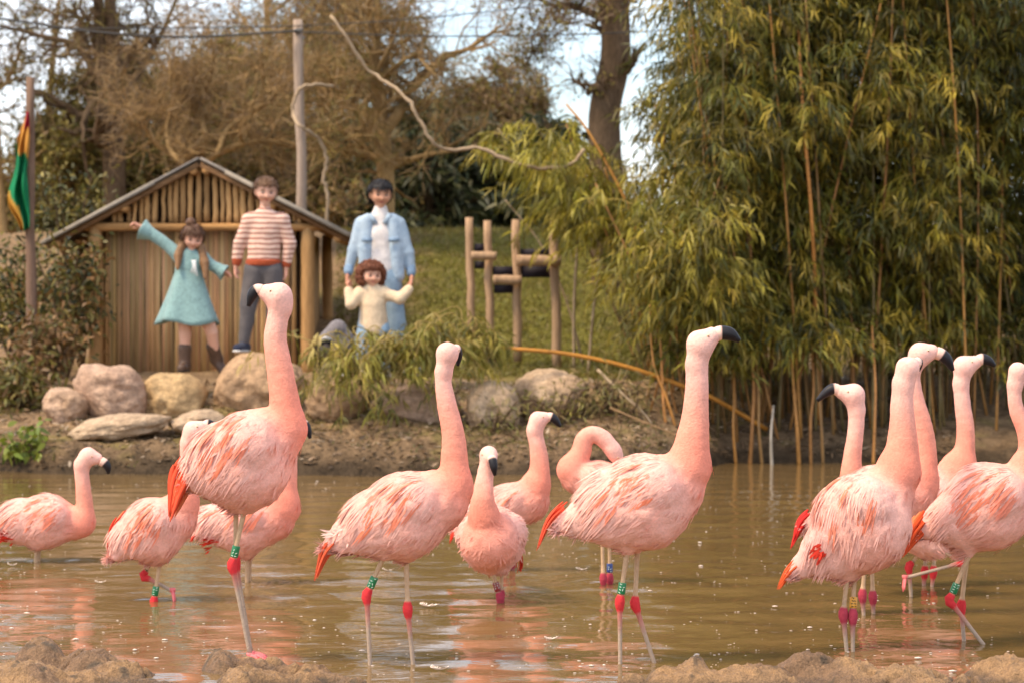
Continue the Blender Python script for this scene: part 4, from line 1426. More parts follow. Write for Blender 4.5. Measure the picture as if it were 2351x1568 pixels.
d_.shoe(d_.p(816, 848), (-.75, -1), m_wl, m_white, sc_=1.1)
d_.shoe(d_.p(934, 846), (.7, -1), m_wl, m_white, sc_=1.1)

# ---- toddler
YD = 19.0
k_ = Person("toddler with curly reddish hair in a cream sweater, arms held up to the older boy", YD, skin=SKIN * np.array([1, .95, .9]), seed=7)
k_.head(852, 636, .074, .098, face=(.35, -1, -.02), tilt=(.02, 0, 1), neck=k_.p(852, 665))
k_.limb([(852, 664), (856, 690), (858, 745)], [.036, .070, .075], .04, lat=.6)
k_.limb([(826, 674), (808, 698, -.05), (801, 664, -.02)], [.034, .029, .021])
k_.limb([(884, 674), (918, 684, -.05), (940, 662, -.02)], [.034, .029, .021])
k_.hand(k_.p(801, 663, -.02), (-.05, .3, 1), (.9, -.3, 0), .72, .7, thumb=1)
k_.hand(k_.p(940, 661, -.02), (.35, .4, 1), (-.9, -.3, 0), .72, .7, thumb=-1)
k_.limb([(842, 750), (838, 800), (837, 842)], [.055, .042, .032])
k_.limb([(875, 750), (882, 800), (886, 842)], [.055, .042, .032])
ko = k_.finish()
cu = hairmat("curly_red_brown_hair", (.17, .055, .024))
k_.face(ko, cu, lip=(.5, .16, .13))
ch = cap_hair(k_, "hair", cu, thick=.020, brow=.48, side=-.45, back=-1.0, tuft=200, ln=.02, wild=.5)
rg = np.random.default_rng(9)
tb = Tubes()
c, f, u, r = k_.hc, k_.hf, k_.hu, k_.hr
for i in range(760):                                         # curls
    q = unit(rg.normal(size=3))
    a_, h_ = q @ f, q @ u
    if (a_ > .45 and h_ < .5) or h_ < -.72:
        continue
    p0 = c + u * .012 - f * .008 + q * rg.uniform(.088, .108)
    e1 = unit(np.cross(q, rg.normal(size=3))); e2 = np.cross(q, e1)
    rr_ = rg.uniform(.010, .018)
    tb.add([p0 + e1 * math.cos(x) * rr_ + e2 * math.sin(x) * rr_ + q * x * .003 for x in np.linspace(0, 7, 9)], .0055, 4)
put("curls", tb.mesh("curls"), cu, ch, kind="stuff")
sw = Body()
sw.chain([k_.p(852, 668), k_.p(856, 695), k_.p(858, 752)], [.070, .100, .112], .05, L=(0, 1, 0), lat=.78)
sw.cone(k_.p(832, 672), k_.p(878, 672), .052, .052, .04)
sw.chain([k_.p(826, 675), k_.p(806, 698, -.05), k_.p(800, 668, -.02)], [.050, .046, .036], .03)
sw.chain([k_.p(884, 675), k_.p(918, 686, -.05), k_.p(938, 665, -.02)], [.050, .046, .036], .03)
sw.cone(k_.p(852, 662), k_.p(852, 657), .050, .046, .02)
k_.part("sweater", sw, mat("cream_knit", (.66, .50, .33), rough=.95, spec=.08, vary=[(40, .12), (140, .15)], bump=[(140, .7, .005), (14, .5, .02)], sheen=.2), fold=.010)
jn = Body()
jn.cone(k_.p(848, 755), k_.p(870, 755), .085, .085, .04, L=(0, 1, 0), lat=.85)
jn.chain([k_.p(842, 765), k_.p(838, 805), k_.p(837, 840)], [.068, .055, .045], .03)
jn.chain([k_.p(875, 765), k_.p(882, 805), k_.p(886, 840)], [.068, .055, .045], .03)
k_.part("jeans", jn, cloth("toddler_denim", (.25, .36, .47)), fold=.008)
k_.shoe(k_.p(837, 850), (-.1, -1), m_wl, m_white, sc_=.75)
k_.shoe(k_.p(886, 850), (.2, -1), m_wl, m_white, sc_=.75)

# ---- grey bag left on the bank
bg_ = thing("bag", "grey bag with black and white trim left beside the hut's right post", "bag", P(768, 800, 19.8))
B_ = Body()
B_.chain([P(752, 775, 19.8), P(775, 757, 19.8), P(796, 775, 19.8)], [.06, .075, .06], .04, L=(0, 1, 0), lat=1.0)
B_.cone(P(752, 790, 19.8), P(798, 790, 19.8), .07, .07, .04)
V, Q, C, tag = B_.build(.009)
put("sack", np_mesh("sack", V + normals(V, Q) * (.012 * fbm(V[:, 0] * 10, V[:, 1] * 10, V[:, 2] * 10))[:, None], [Q]), cloth("grey_nylon", (.22, .20, .21)), bg_)
t = Tubes(); t.add(spline([P(738, 789, 19.70), P(748, 784, 19.66), P(762, 789, 19.68)], 7), .018, 8)
put("strap", t.mesh("strap"), cloth("black_webbing", (.02, .02, .025)), bg_)
t = Tubes(); t.add(spline([P(738, 779, 19.70), P(748, 776, 19.66), P(760, 780, 19.68)], 7), .012, 8)
put("trim", t.mesh("trim"), m_white, bg_)
# ------------------------------------------------------------------ hut
m_log = mat("weathered_log", (.42, .235, .095), rough=.85, spec=.15, vary=[(2.5, .25), (14, .25)], bump=[(22, .6, .01)], stretch=(6, 6, .6))
m_beam = mat("beam_timber", (.40, .21, .078), rough=.85, spec=.15, vary=[(3, .3), (20, .2)], bump=[(24, .6, .01)], stretch=(.8, 6, 6))
m_slat = mat("gable_slat", attr=True, rough=.85, spec=.15, vary=[(4, .25), (26, .2)], bump=[(24, .6, .008)], stretch=(5, 5, .5))
m_reed = mat("reed_wall", attr=True, rough=.8, spec=.2, vary=[(6, .2)], bump=(60, .4, .004), stretch=(4, 4, .4))
m_roof = mat("roof_sheet", (.17, .145, .12), rough=.6, spec=.35, vary=[(5, .3), (40, .2)], bump=(30, .3, .01))
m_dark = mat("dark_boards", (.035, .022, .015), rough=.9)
HYF = 21.5
hut = thing("hut", "small gabled wooden hut with reed wall, slatted gable and grey sheet roof", "hut", P(460, 845, HYF))
def wood_tube(name, parent, p0, p1, r, m, wob=.01, n=10, seg=8, taper=.92, seed=0):
    rg = np.random.default_rng(seed)
    t_ = np.linspace(0, 1, seg)[:, None]
    pts = np.asarray(p0) * (1 - t_) + np.asarray(p1) * t_
    pts = pts + rg.normal(0, wob, pts.shape) * (np.linspace(0, 1, seg) * (1 - np.linspace(0, 1, seg)) * 4)[:, None] * .5
    rad = r * np.linspace(1, taper, seg) * (1 + rg.normal(0, .03, seg))
    tb = Tubes()
    tb.add(pts, rad, n)
    return put(name, tb.mesh(name), m, parent)
for i, xx in enumerate((219, 707)):
    wood_tube("post", hut, P(xx, 880, HYF), P(xx, 522, HYF), px(16, HYF), m_log, seed=i)
wood_tube("tie_beam", hut, P(170, 522, HYF - .02), P(760, 522, HYF - .02), px(10, HYF), m_beam, seed=5)
# back posts
for i, xx in enumerate((219, 707)):
    q = P(xx, 522, HYF)
    wood_tube("post", hut, (q[0], HYF + 2.2, .5), (q[0], HYF + 2.2, q[2]), px(15, HYF), m_log, seed=7 + i)
# reed wall and its frame
YW = HYF + .22
rg = np.random.default_rng(4)
tb = Tubes()
x = 246.0
while x < 672:
    wdt = rg.uniform(4.0, 6.4)
    sh = rg.uniform(.62, 1.2) * (1 + .22 * float(vnoise(x * .045, 3.3)))
    col = np.array([.50, .30, .14]) * sh * (1 + rg.normal(0, .05, 3))
    jx = rg.normal(0, 1.0)
    tb.add([P(x, 872, YW + rg.normal(0, .006)), P(x + jx, 700, YW), P(x, 528, YW)], px(wdt * .56, YW), 6, col)
    x += wdt
put("reed_panel", tb.mesh("reed_panel"), m_reed, hut, kind="stuff")
# narrow boards at the right end, with a dark gap
for i, xx in enumerate((640, 660, 676)):
    t = Tubes(); t.box((P(xx, 700, YW - .04)), (px(9, YW), .03, px(342, YW)), jit=.003); put("board", t.mesh("board", False), m_log, hut)
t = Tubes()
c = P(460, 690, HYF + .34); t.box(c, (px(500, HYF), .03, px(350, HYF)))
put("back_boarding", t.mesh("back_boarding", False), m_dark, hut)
# roof planes: ridge, left eave, right eave seen at the front edge
YR = HYF - .13
ridge, le, re = P(457, 368, YR), P(97, 562, YR), P(806, 546, YR)
depth = 2.9
def roof(p0, p1, name):
    t_, n_, m_ = unit(p1 - p0), 40, 3
    L_ = np.linalg.norm(p1 - p0)
    up = unit(np.cross([0, 1.0, 0], t_)); up = up if up[2] > 0 else -up
    # corrugations run down the slope: the profile varies along Y
    yy = np.linspace(0, depth, 150)
    V_, Q_ = [], []
    prof = .012 * np.sin(yy / .095 * 2 * math.pi)
    for sh_ in (0, -.012):
        for s_ in (0, 1):
            for j in range(150):
                V_.append(p0 + t_ * (L_ * s_) + np.array([0, yy[j], 0]) + up * (prof[j] + sh_ + .02))
    n = 150
    for j in range(n - 1):
        Q_ += [[j, j + 1, n + j + 1, n + j], [2 * n + j, 3 * n + j, 3 * n + j + 1, 2 * n + j + 1]]
        Q_ += [[n + j, n + j + 1, 3 * n + j + 1, 3 * n + j], [j + 1, j, 2 * n + j, 2 * n + j + 1]]
    Q_ += [[0, n, 3 * n, 2 * n], [2 * n - 1, n - 1, 3 * n - 1, 4 * n - 1]]
    return put(name, np_mesh(name, V_, [np.array(Q_)]), m_roof, hut)
r1 = roof(ridge, le, "roof_sheet")
r2 = roof(ridge, re, "roof_sheet")
m_trim = mat("grey_edge_trim", (.30, .255, .20), rough=.7, vary=[(8, .25)])
m_verge = mat("bargeboard", (.20, .105, .045), rough=.85, vary=[(6, .35)], bump=(30, .5, .01), stretch=(.6, 6, 6))
for p0, p1 in ((ridge, le), (ridge, re)):
    t_ = unit(p1 - p0); up = unit(np.cross([0, 1.0, 0], t_)); up = up if up[2] > 0 else -up
    L_ = np.linalg.norm(p1 - p0)
    rot = np.stack([t_, [0, 1.0, 0], up], 1)
    tt = Tubes(); a_ = .14 if p1 is le else .10
    tt.box(p0 + t_ * L_ * (.5 + a_) + up * .012 + np.array([0, -.018, 0]), (L_ * (1 - 2 * a_) if p1 is le else L_ * .86, .022, .036), rot, jit=.001)
    put("edge_trim", tt.mesh("edge_trim", False), m_trim, hut)
    tt = Tubes(); tt.box(p0 + t_ * L_ * .5 - up * .030 + np.array([0, .03, 0]), (L_ * .97, .025, .045), rot, jit=.003)
    put("bargeboard", tt.mesh("bargeboard", False), m_verge, hut)
    for f_ in (.06, .5, .93):                                  # purlins along the roof, their ends show under the verge
        q = p0 + t_ * L_ * f_ - up * .06
        wood_tube("purlin", hut, q + np.array([0, .02, 0]), q + np.array([0, depth - .1, 0]), .034, m_beam, seed=int(f_ * 100))
    for yy in (.75, 1.5, 2.4):                                  # rafters
        q = np.array([0, yy, 0])
        wood_tube("rafter", hut, p0 - up * .05 + q, p1 - up * .05 + q, .04, m_beam, seed=int(yy * 10))
# slatted gable
zb = P(0, 514, HYF)[2]
x = 262.0
while x < 700:
    wdt = rg.uniform(9.5, 15.0)
    yt = 368 + (457 - x) / 360 * 194 if x < 457 else 368 + (x - 457) / 349 * 178
    if yt + 18 < 512:
        top = P(x, yt + 12, HYF + .03)
        bot = P(x + rg.normal(0, 1.2), 512 + rg.uniform(-2, 3), HYF + .03)
        t = Tubes()
        t_ = np.linspace(0, 1, 6)[:, None]
        rad = px(wdt / 2, HYF)
        t.add(top * (1 - t_) + bot * t_ + rg.normal(0, .003, (6, 3)), rad * (1 + rg.normal(0, .06, 6)), 8, np.array([.50, .29, .12]) * rg.uniform(.55, 1.2))
        put("slat", t.mesh("slat"), m_slat, hut)
    x += wdt + rg.uniform(1.5, 6.0)
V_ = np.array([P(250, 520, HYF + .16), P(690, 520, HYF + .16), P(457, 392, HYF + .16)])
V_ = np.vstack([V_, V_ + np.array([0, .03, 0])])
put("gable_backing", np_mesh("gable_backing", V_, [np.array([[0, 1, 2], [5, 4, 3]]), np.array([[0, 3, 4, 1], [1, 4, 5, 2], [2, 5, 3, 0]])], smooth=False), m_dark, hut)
# side walls
for xx, sg in ((235, 1), (690, -1)):
    q = P(xx, 700, YW)
    t = Tubes(); t.box((q[0], YW + 1.0, 1.25), (.03, 1.9, 1.3)); put("side_wall", t.mesh("side_wall", False), m_log, hut)

# ------------------------------------------------------------------ poles, flag and wires
m_pole = mat("grey_pole_timber", (.36, .27, .205), rough=.9, spec=.1, vary=[(3, .25), (18, .2)], bump=(30, .6, .01), stretch=(8, 8, .5))
YPo = 24.2
up_ = thing("utility_pole", "tall bleached timber pole rising behind the hut's right roof slope", "pole", (*P(694, 720, YPo)[:2], gz(P(694, 0, YPo)[0], YPo)))
b0 = P(694, 0, YPo)
wood_tube("shaft", up_, (b0[0] + .02, YPo, 0.5), P(684, 46, YPo), px(13.5, YPo), m_pole, seed=3, taper=.80, wob=.02, seg=12)
wood_tube("insulator_peg", up_, P(676, 72, YPo - .06), P(696, 70, YPo - .06), .02, mat("iron", (.12, .11, .10), rough=.6), seg=3)
m_wire = mat("wire", (.05, .045, .04), rough=.6)
def cable(label, pts, Yd, r):
    t = Tubes()
    t.add(spline([P(*q, Yd) for q in pts], 30), r, 5)
    put("cable", t.mesh("cable"), m_wire, label=label, cat="cable", group="overhead cables")
cable("dark overhead cable sagging from the treetops down to the bleached pole's head", [(-300, 20), (0, 44), (200, 72), (420, 86), (684, 72)], YPo - .1, .012)
cable("thin overhead cable running level from the bleached pole towards the bamboo", [(684, 74), (1000, 84), (1380, 78), (1700, 60)], YPo - .1, .007)
cable("thin overhead cable just under the pole's head, slanting up through the brown twigs", [(-300, 62), (200, 66), (684, 60), (1000, 40), (1300, 6), (1500, -20)], YPo - .06, .006)
m_fp = mat("brown_pole_timber", (.20, .125, .085), rough=.9, spec=.1, vary=[(3, .3), (18, .2)], bump=(30, .6, .01), stretch=(8, 8, .5))
YF = 20.6
fp = thing("flagpole", "brown timber flagpole standing in the bushes left of the hut", "pole", (*P(72, 0, YF)[:2], gz(P(72, 0, YF)[0], YF)))
wood_tube("shaft", fp, (P(70, 0, YF)[0], YF, .35), P(70, 178, YF), px(14, YF), m_fp, seed=8, taper=.66, wob=.015, seg=12)
# limp flag
FN, FM = 26, 46
V_, C_ = [], []
for i in range(FM):
    t_ = i / (FM - 1)
    yv = 262 + t_ * 262
    for j in range(FN):
        s_ = j / (FN - 1)
        wid = (.12 + .80 * sst(0, .5, t_)) * 44 * (1 - .45 * sst(.78, 1, t_))
        x_ = 66 - s_ * wid * (1 + .18 * math.sin(t_ * 11)) + 3.0 * math.sin(t_ * 9 + s_ * 3)
        yy = YF - .12 + .085 * math.sin(s_ * 13 + t_ * 4 + 1.5 * math.sin(t_ * 7)) * (.3 + .7 * t_) + .04 * math.sin(t_ * 16 + s_ * 6)
        V_.append(P(x_, yv + 10 * math.sin(s_ * 2.2) * t_ - 6 * s_, yy))
        k = t_ * 6 + s_ * .8 + .25 * math.sin(s_ * 7)
        C_.append((.36, .012, .03) if k < 1.15 else (.62, .30, .06) if k < 2.5 else (.012, .22, .085) if (k < 5.0 or s_ < .55) else (.62, .32, .05))
a_ = (np.arange(FM - 1)[:, None] * FN + np.arange(FN - 1)[None]).ravel()
me = np_mesh("flag", V_, [np.stack([a_, a_ + 1, a_ + FN + 1, a_ + FN], 1)], np.array(C_))
fo = put("flag", me, mat("flag_cloth", attr=True, rough=.8, spec=.15, trans=.25), label="limp flag of red, yellow and green cloth hanging on the brown flagpole", cat="flag")
sm_ = fo.modifiers.new("thickness", 'SOLIDIFY'); sm_.thickness = .002

# ------------------------------------------------------------------ log frame right of the children
YL = 21.8
lf = thing("log_frame", "frame of four upright logs with crossbars and dark panels on the grassy slope", "frame", P(1175, 820, YL))
m_frame = mat("pale_log", (.42, .27, .16), rough=.85, spec=.15, vary=[(3, .3), (16, .22)], bump=(26, .6, .01), stretch=(7, 7, .6))
m_panel = mat("dark_panel", (.018, .013, .02), rough=.7)
for i, (xt, xb, yt, yb, r) in enumerate(((1077, 1083, 500, 770, 10), (1119, 1128, 507, 830, 10), (1184, 1189, 505, 830, 10.5), (1270, 1280, 505, 850, 11.5))):
    wood_tube("post", lf, P(xb, yb, YL), P(xt, yt, YL), px(r, YL), m_frame, seed=20 + i, wob=.012)
for i, (x0, x1, yy, r) in enumerate(((1082, 1140, 588, 10.5), (1132, 1198, 643, 11.5), (1186, 1288, 598, 13))):
    wood_tube("crossbar", lf, P(x0, yy, YL - .10), P(x1, yy + 1, YL - .10), px(r, YL), m_frame, seed=30 + i, wob=.006, taper=.97)
for x0, y0, x1, y1 in ((1089, 560, 1113, 578), (1089, 600, 1113, 618), (1131, 612, 1181, 634), (1134, 654, 1180, 674), (1195, 572, 1264, 588), (1194, 610, 1264, 638)):
    a_, c_ = P(x0, y0, YL), P(x1, y1, YL)
    t = Tubes(); t.box(((a_[0] + c_[0]) / 2, YL + .01, (a_[2] + c_[2]) / 2), (c_[0] - a_[0], .03, a_[2] - c_[2])); put("panel", t.mesh("panel", False), m_panel, lf)
# ------------------------------------------------------------------ vegetation
m_bark = mat("bark", (.13, .085, .05), rough=.95, spec=.08, vary=[(3, .3), (20, .3)], bump=[(16, .8, .03), (60, .5, .01)], stretch=(3, 3, .7))
m_bark_gold = mat("lichen_bark", (.36, .23, .10), rough=.95, spec=.08, vary=[(3, .35), (20, .3)], bump=[(18, .8, .02)], stretch=(3, 3, .8))
m_twig = mat("twigs", attr=True, rough=.9, spec=.1)
m_leaf = mat("leaves", attr=True, rough=.5, spec=.35, trans=.22)
m_cane = mat("bamboo_cane", attr=True, rough=.5, spec=.35, vary=[(5, .25), (30, .15)])
m_pale = mat("bleached_branch", (.36, .26, .165), rough=.9, spec=.1, vary=[(5, .3)], bump=(30, .6, .01))

class Grower:
    def __init__(s, seed):
        s.rg = np.random.default_rng(seed)
        s.tb, s.tips = Tubes(), []
    def limb(s, pts, r0, r1, depth, ln, up=.15, n=7, kids=6, start=.25, spread=.8):
        """an explicit limb; side branches sprout along it"""
        sp = spline(pts, max(6, len(pts) * 4))
        rad = np.linspace(r0, r1, len(sp))
        s.tb.add(sp, rad, n)
        for q in np.linspace(start, 1.0, kids):
            i = min(int(q * (len(sp) - 1)), len(sp) - 2)
            d0 = unit(sp[i + 1] - sp[i])
            d1 = unit(d0 * (1 - spread * .5) + s.rg.normal(0, spread, 3) + np.array([0, 0, up]))
            s.grow(sp[i], d1, ln * s.rg.uniform(.6, 1.2), rad[i] * .55, depth, up)
    def grow(s, p, d0, L, r, depth, up):
        m = 4 if depth > 0 else 3
        pts = [p]
        dd = d0
        for i in range(m):
            dd = unit(dd + s.rg.normal(0, .22, 3) + np.array([0, 0, up * .25]))
            pts.append(pts[-1] + dd * L / m)
        s.tb.add(pts, np.linspace(r, r * .45, m + 1), 5 if depth > 1 else (4 if depth > 0 else 3), cap=False)
        if depth <= 0:
            s.tips.append((pts[1], dd)); s.tips.append((pts[-1], dd))
            return
        for i in range(1, m + 1):
            for _ in range(2 if depth == 1 else 1):
                if s.rg.random() < .92:
                    d1 = unit(dd * .6 + s.rg.normal(0, .62, 3) + np.array([0, 0, up * .5]))
                    s.grow(pts[i], d1, L * s.rg.uniform(.5, .75), r * .5, depth - 1, up)
    def twigs(s, per, L, W, cols, droop=.1, leaf=0, leafL=.05, leafW=.02, leafcols=None):
        tp = np.array([t[0] for t in s.tips]); td = np.array([t[1] for t in s.tips])
        i = np.repeat(np.arange(len(tp)), per)
        n = len(i)
        D = td[i] * .55 + s.rg.normal(0, .6, (n, 3))
        Lr = s.rg.uniform(.5, 1.2, n) * L
        cols = np.asarray(cols)
        c = cols[s.rg.integers(0, len(cols), n)] * s.rg.uniform(.7, 1.25, (n, 1))
        V, Q, C = blades(tp[i], D, s.rg.normal(size=(n, 3)), Lr, W, prof=(1, .8, .6, .2), droop=droop, col=c)
        out = [(V, Q, C)]
        if leaf:
            j = s.rg.integers(0, n, n * leaf)
            t_ = s.rg.uniform(.2, 1.05, len(j))
            b = tp[i][j] + unit(D)[j] * (Lr[j] * t_)[:, None] + np.array([0, 0, -1.0]) * (Lr[j] * droop * t_ ** 2)[:, None]
            lc = np.asarray(leafcols)
            c = lc[s.rg.integers(0, len(lc), len(j))] * s.rg.uniform(.65, 1.3, (len(j), 1))
            out.append(blades(b, s.rg.normal(size=(len(j), 3)), s.rg.normal(size=(len(j), 3)), s.rg.uniform(.6, 1.3, len(j)) * leafL, leafW, col=c))
        return out
def join(lst):
    V, Q, C, o = [], [], [], 0
    for v, q, c in lst:
        V.append(v); Q.append(q + o); C.append(c); o += len(v)
    return np.vstack(V), np.vstack(Q), np.vstack(C)
def tree_obj(name, label, cat, base, g, twig_lists, bark, group=None):
    o = thing(name, label, cat, base, group)
    put("trunk", g.tb.mesh("trunk"), bark, o)
    V, Q, C = join(twig_lists)
    put("crown", np_mesh("crown", V, [Q], C), m_leaf, o, kind="stuff")
    return o

GOLD = [(.32, .20, .075), (.26, .16, .065), (.20, .125, .055), (.36, .23, .095)]
OLIVE = [(.21, .165, .03), (.155, .13, .025), (.26, .195, .04), (.11, .10, .022)]
BROWN = [(.19, .115, .06), (.14, .09, .05), (.25, .155, .075)]
DARKG = [(.03, .038, .014), (.04, .05, .016), (.06, .064, .02), (.08, .074, .026)]
def on_ground(x, Y):
    return np.array([x, Y, float(gz(x, Y))])

# the forked tree behind the children
g = Grower(21)
YT1 = 26.5
base = on_ground(P(884, 0, YT1)[0], YT1)
q = lambda x, y, dy=0: P(x, y, YT1 + dy)
g.limb([base - np.array([0, 0, .2]), q(886, 430), q(882, 360), q(878, 300)], px(22, YT1), px(19, YT1), 1, .9, kids=3, start=.7, n=10)
g.limb([q(880, 315), q(845, 265), q(790, 240, .3), q(730, 195, .4), q(690, 120, .5)], px(18, YT1), .02, 3, .8, kids=8)
g.limb([q(878, 310), q(868, 230), q(862, 140, -.2), q(870, 40), q(860, -60)], px(17, YT1), .025, 3, .9, kids=8)
g.limb([q(880, 308), q(915, 260), q(945, 200, .3), q(1010, 140), q(1080, 110, .2), q(1150, 60)], px(15, YT1), .015, 2, .6, kids=9)
g.limb([q(886, 375), q(840, 355), q(780, 345, -.3), q(720, 345, -.3), q(640, 320, -.3)], px(11, YT1), .014, 2, .5, kids=7)
g.limb([q(888, 390), q(930, 372), q(1000, 352, -.2), q(1070, 345, -.3)], px(10, YT1), .013, 2, .5, kids=6)
g.limb([q(878, 330), q(820, 300, -.3), q(770, 300, -.4), q(735, 330, -.5)], px(7, YT1), .01, 2, .5, kids=6)
tree_obj("bare_tree", "bare forked tree with golden spreading limbs behind the denim-jacketed boy", "tree", base, g,
         g.twigs(2, .22, .008, GOLD + GOLD + OLIVE, leaf=0), m_bark_gold)

# twin-trunked tree, top left
g = Grower(22)
Y2 = 30.0
base = on_ground(P(255, 0, Y2)[0], Y2)
q = lambda x, y, dy=0: P(x, y, Y2 + dy)
g.limb([base - np.array([0, 0, .2]), q(262, 400), q(252, 260), q(240, 180)], .16, .12, 1, .8, kids=4, start=.5, n=9)
g.limb([q(246, 220), q(232, 120), q(226, 0), q(222, -120)], .10, .05, 2, .8, kids=7)
g.limb([q(250, 240), q(262, 130), q(254, 20), q(250, -100)], .12, .06, 2, .8, kids=7)
g.limb([q(240, 190), q(180, 110), q(100, 85), q(0, 60)], .06, .015, 2, .8, kids=8)
g.limb([q(252, 260), q(310, 180), q(370, 80), q(420, -40)], .06, .015, 2, .7, kids=7)
tree_obj("bare_tree", "twin-trunked mossy tree with open twigs against the sky above the flagpole", "tree", base, g,
         g.twigs(2, .22, .007, BROWN + OLIVE, leaf=0), m_bark)

# thick trunk beside the bamboo
g = Grower(23)
Y3 = 25.0
base = on_ground(P(1400, 0, Y3)[0], Y3)
q = lambda x, y, dy=0: P(x, y, Y3 + dy)
g.limb([base - np.array([0, 0, .2]), q(1392, 420), q(1388, 260), q(1412, 140), q(1412, 0), q(1405, -150)], .19, .14, 1, .6, kids=5, start=.5, n=10)
g.limb([q(1415, 60), q(1330, 20), q(1260, 10), q(1180, -40)], .05, .01, 3, .7, kids=7)
g.limb([q(1400, 250), q(1370, 200, -.2), q(1350, 215)], .06, .03, 1, .3, kids=4)
tree_obj("thick_tree", "thick brown tree trunk rising against the sky at the bamboo's left edge", "tree", base, g,
         g.twigs(2, .22, .007, BROWN, leaf=1, leafL=.05, leafW=.02, leafcols=OLIVE), m_bark)

g = Grower(24)
Y4 = 26.2
base = on_ground(P(455, 0, Y4)[0], Y4)
q = lambda x, y, dy=0: P(x, y, Y4 + dy)
g.limb([base, q(450, 420), q(452, 385)], .07, .06, 0, .2, kids=2, n=8)
for lm in ([(452, 388), (415, 372), (388, 335), (385, 270), (405, 200), (400, 110)], [(452, 388), (500, 350), (520, 300), (575, 250), (590, 170)], [(452, 390), (470, 320), (462, 240), (490, 150), (480, 60)],
           [(400, 360), (350, 320), (320, 270), (270, 250)], [(500, 352), (560, 330), (620, 325), (690, 345)], [(560, 262), (620, 230), (650, 160)], [(388, 330), (430, 280), (440, 200)]):
    g.limb([q(x, y, g.rg.normal(0, .15)) for x, y in lm], .042, .009, 2, .5, kids=8, start=.3)
tree_obj("bare_tree", "bare shrubby tree with pale arching branches right behind the hut's ridge", "tree", base, g, g.twigs(2, .2, .007, GOLD + GOLD + BROWN, leaf=0), m_bark_gold)

# background trees: each its own crown of golden-brown twigs
def bg_tree(label, xv, Y, h, r, seed, cols, leafcols, spread, leaf=2, bark=m_bark_gold, depth=3, nl=9, lean=0, name="bare_tree", L=.30, per=4, leafL=.07, leafW=.032):
    g = Grower(seed)
    x = P(xv, 0, Y)[0]
    base = on_ground(x, Y)
    top = base + np.array([lean, 0, h])
    mid_ = (base + top) / 2 + g.rg.normal(0, .15, 3)
    tr = spline([base - np.array([0, 0, .2]), mid_, top], 12)
    g.tb.add(tr, np.linspace(r, r * .25, 12), 8)
    for i in range(nl):
        t_ = .12 + .86 * (i + g.rg.random()) / nl
        p0 = np.array([np.interp(t_, np.linspace(0, 1, 12), tr[:, k]) for k in range(3)])
        a = g.rg.uniform(0, 6.28)
        d0 = unit(np.array([math.cos(a), math.sin(a) * .8, g.rg.uniform(.05, .8)]))
        g.grow(p0, d0, spread * g.rg.uniform(.6, 1.1) * (1.15 - .6 * t_), r * .4 * (1.1 - .7 * t_), depth, .25)
    return tree_obj(name, label, "tree", base, g, g.twigs(per, L, .011, cols, leaf=leaf, leafL=leafL, leafW=leafW, leafcols=leafcols), bark)
bg_tree("golden-brown twiggy tree filling the space above the hut's ridge", 490, 32.0, 3.3, .12, 31, GOLD + BROWN, GOLD + OLIVE, 1.5, nl=11, leaf=1, per=3)
bg_tree("olive-tinged twiggy tree between the twin trunks and the hut's ridge", 355, 33.0, 2.7, .11, 32, OLIVE + GOLD, OLIVE + OLIVE + GOLD, 1.4, nl=10, leaf=2)
bg_tree("dense brown twiggy tree directly behind the bleached pole", 610, 34.0, 5.0, .13, 33, BROWN + GOLD, GOLD + BROWN, 1.6, nl=13, leaf=1, per=3)
bg_tree("tall brown twiggy tree whose top closes the gap above the forked tree", 745, 35.0, 5.2, .14, 34, GOLD + BROWN, GOLD + BROWN, 1.4, nl=12, leaf=1, per=3)
bg_tree("thin bare tree with fine twigs at the very edge beyond the flagpole", 10, 30.0, 4.8, .09, 35, BROWN + OLIVE, OLIVE + BROWN, 1.2, nl=8, leaf=1, depth=2, per=3)
bg_tree("thin bare tree with spring buds between the flagpole and the twin trunks", 140, 32.0, 4.4, .09, 36, BROWN + OLIVE, OLIVE + GOLD, 1.2, nl=8, leaf=1, depth=2, per=3)
bg_tree("olive budding tree low behind the hut's left eave", 205, 31.5, 2.6, .09, 37, OLIVE + BROWN, OLIVE, 1.2, nl=10, leaf=3)
bg_tree("rusty-brown cone-shaped tree under the open sky right of the forked tree", 1185, 36.0, 3.4, .10, 38, BROWN + GOLD, GOLD + OLIVE + BROWN, 1.1, nl=14, leaf=3)
bg_tree("smaller rusty-brown tree between the forked tree and the cone-shaped one", 1045, 37.0, 2.9, .10, 39, BROWN + GOLD, GOLD + OLIVE, 1.2, nl=12, leaf=3)
bg_tree("brown twiggy tree low behind the bleached pole's foot", 740, 31.5, 2.9, .08, 40, GOLD + BROWN, GOLD + OLIVE, 1.2, nl=9)
bg_tree("low olive twiggy tree behind the hut's ridge", 430, 31.0, 2.6, .08, 44, GOLD + OLIVE, OLIVE + GOLD, 1.3, nl=8, leaf=1, per=3)

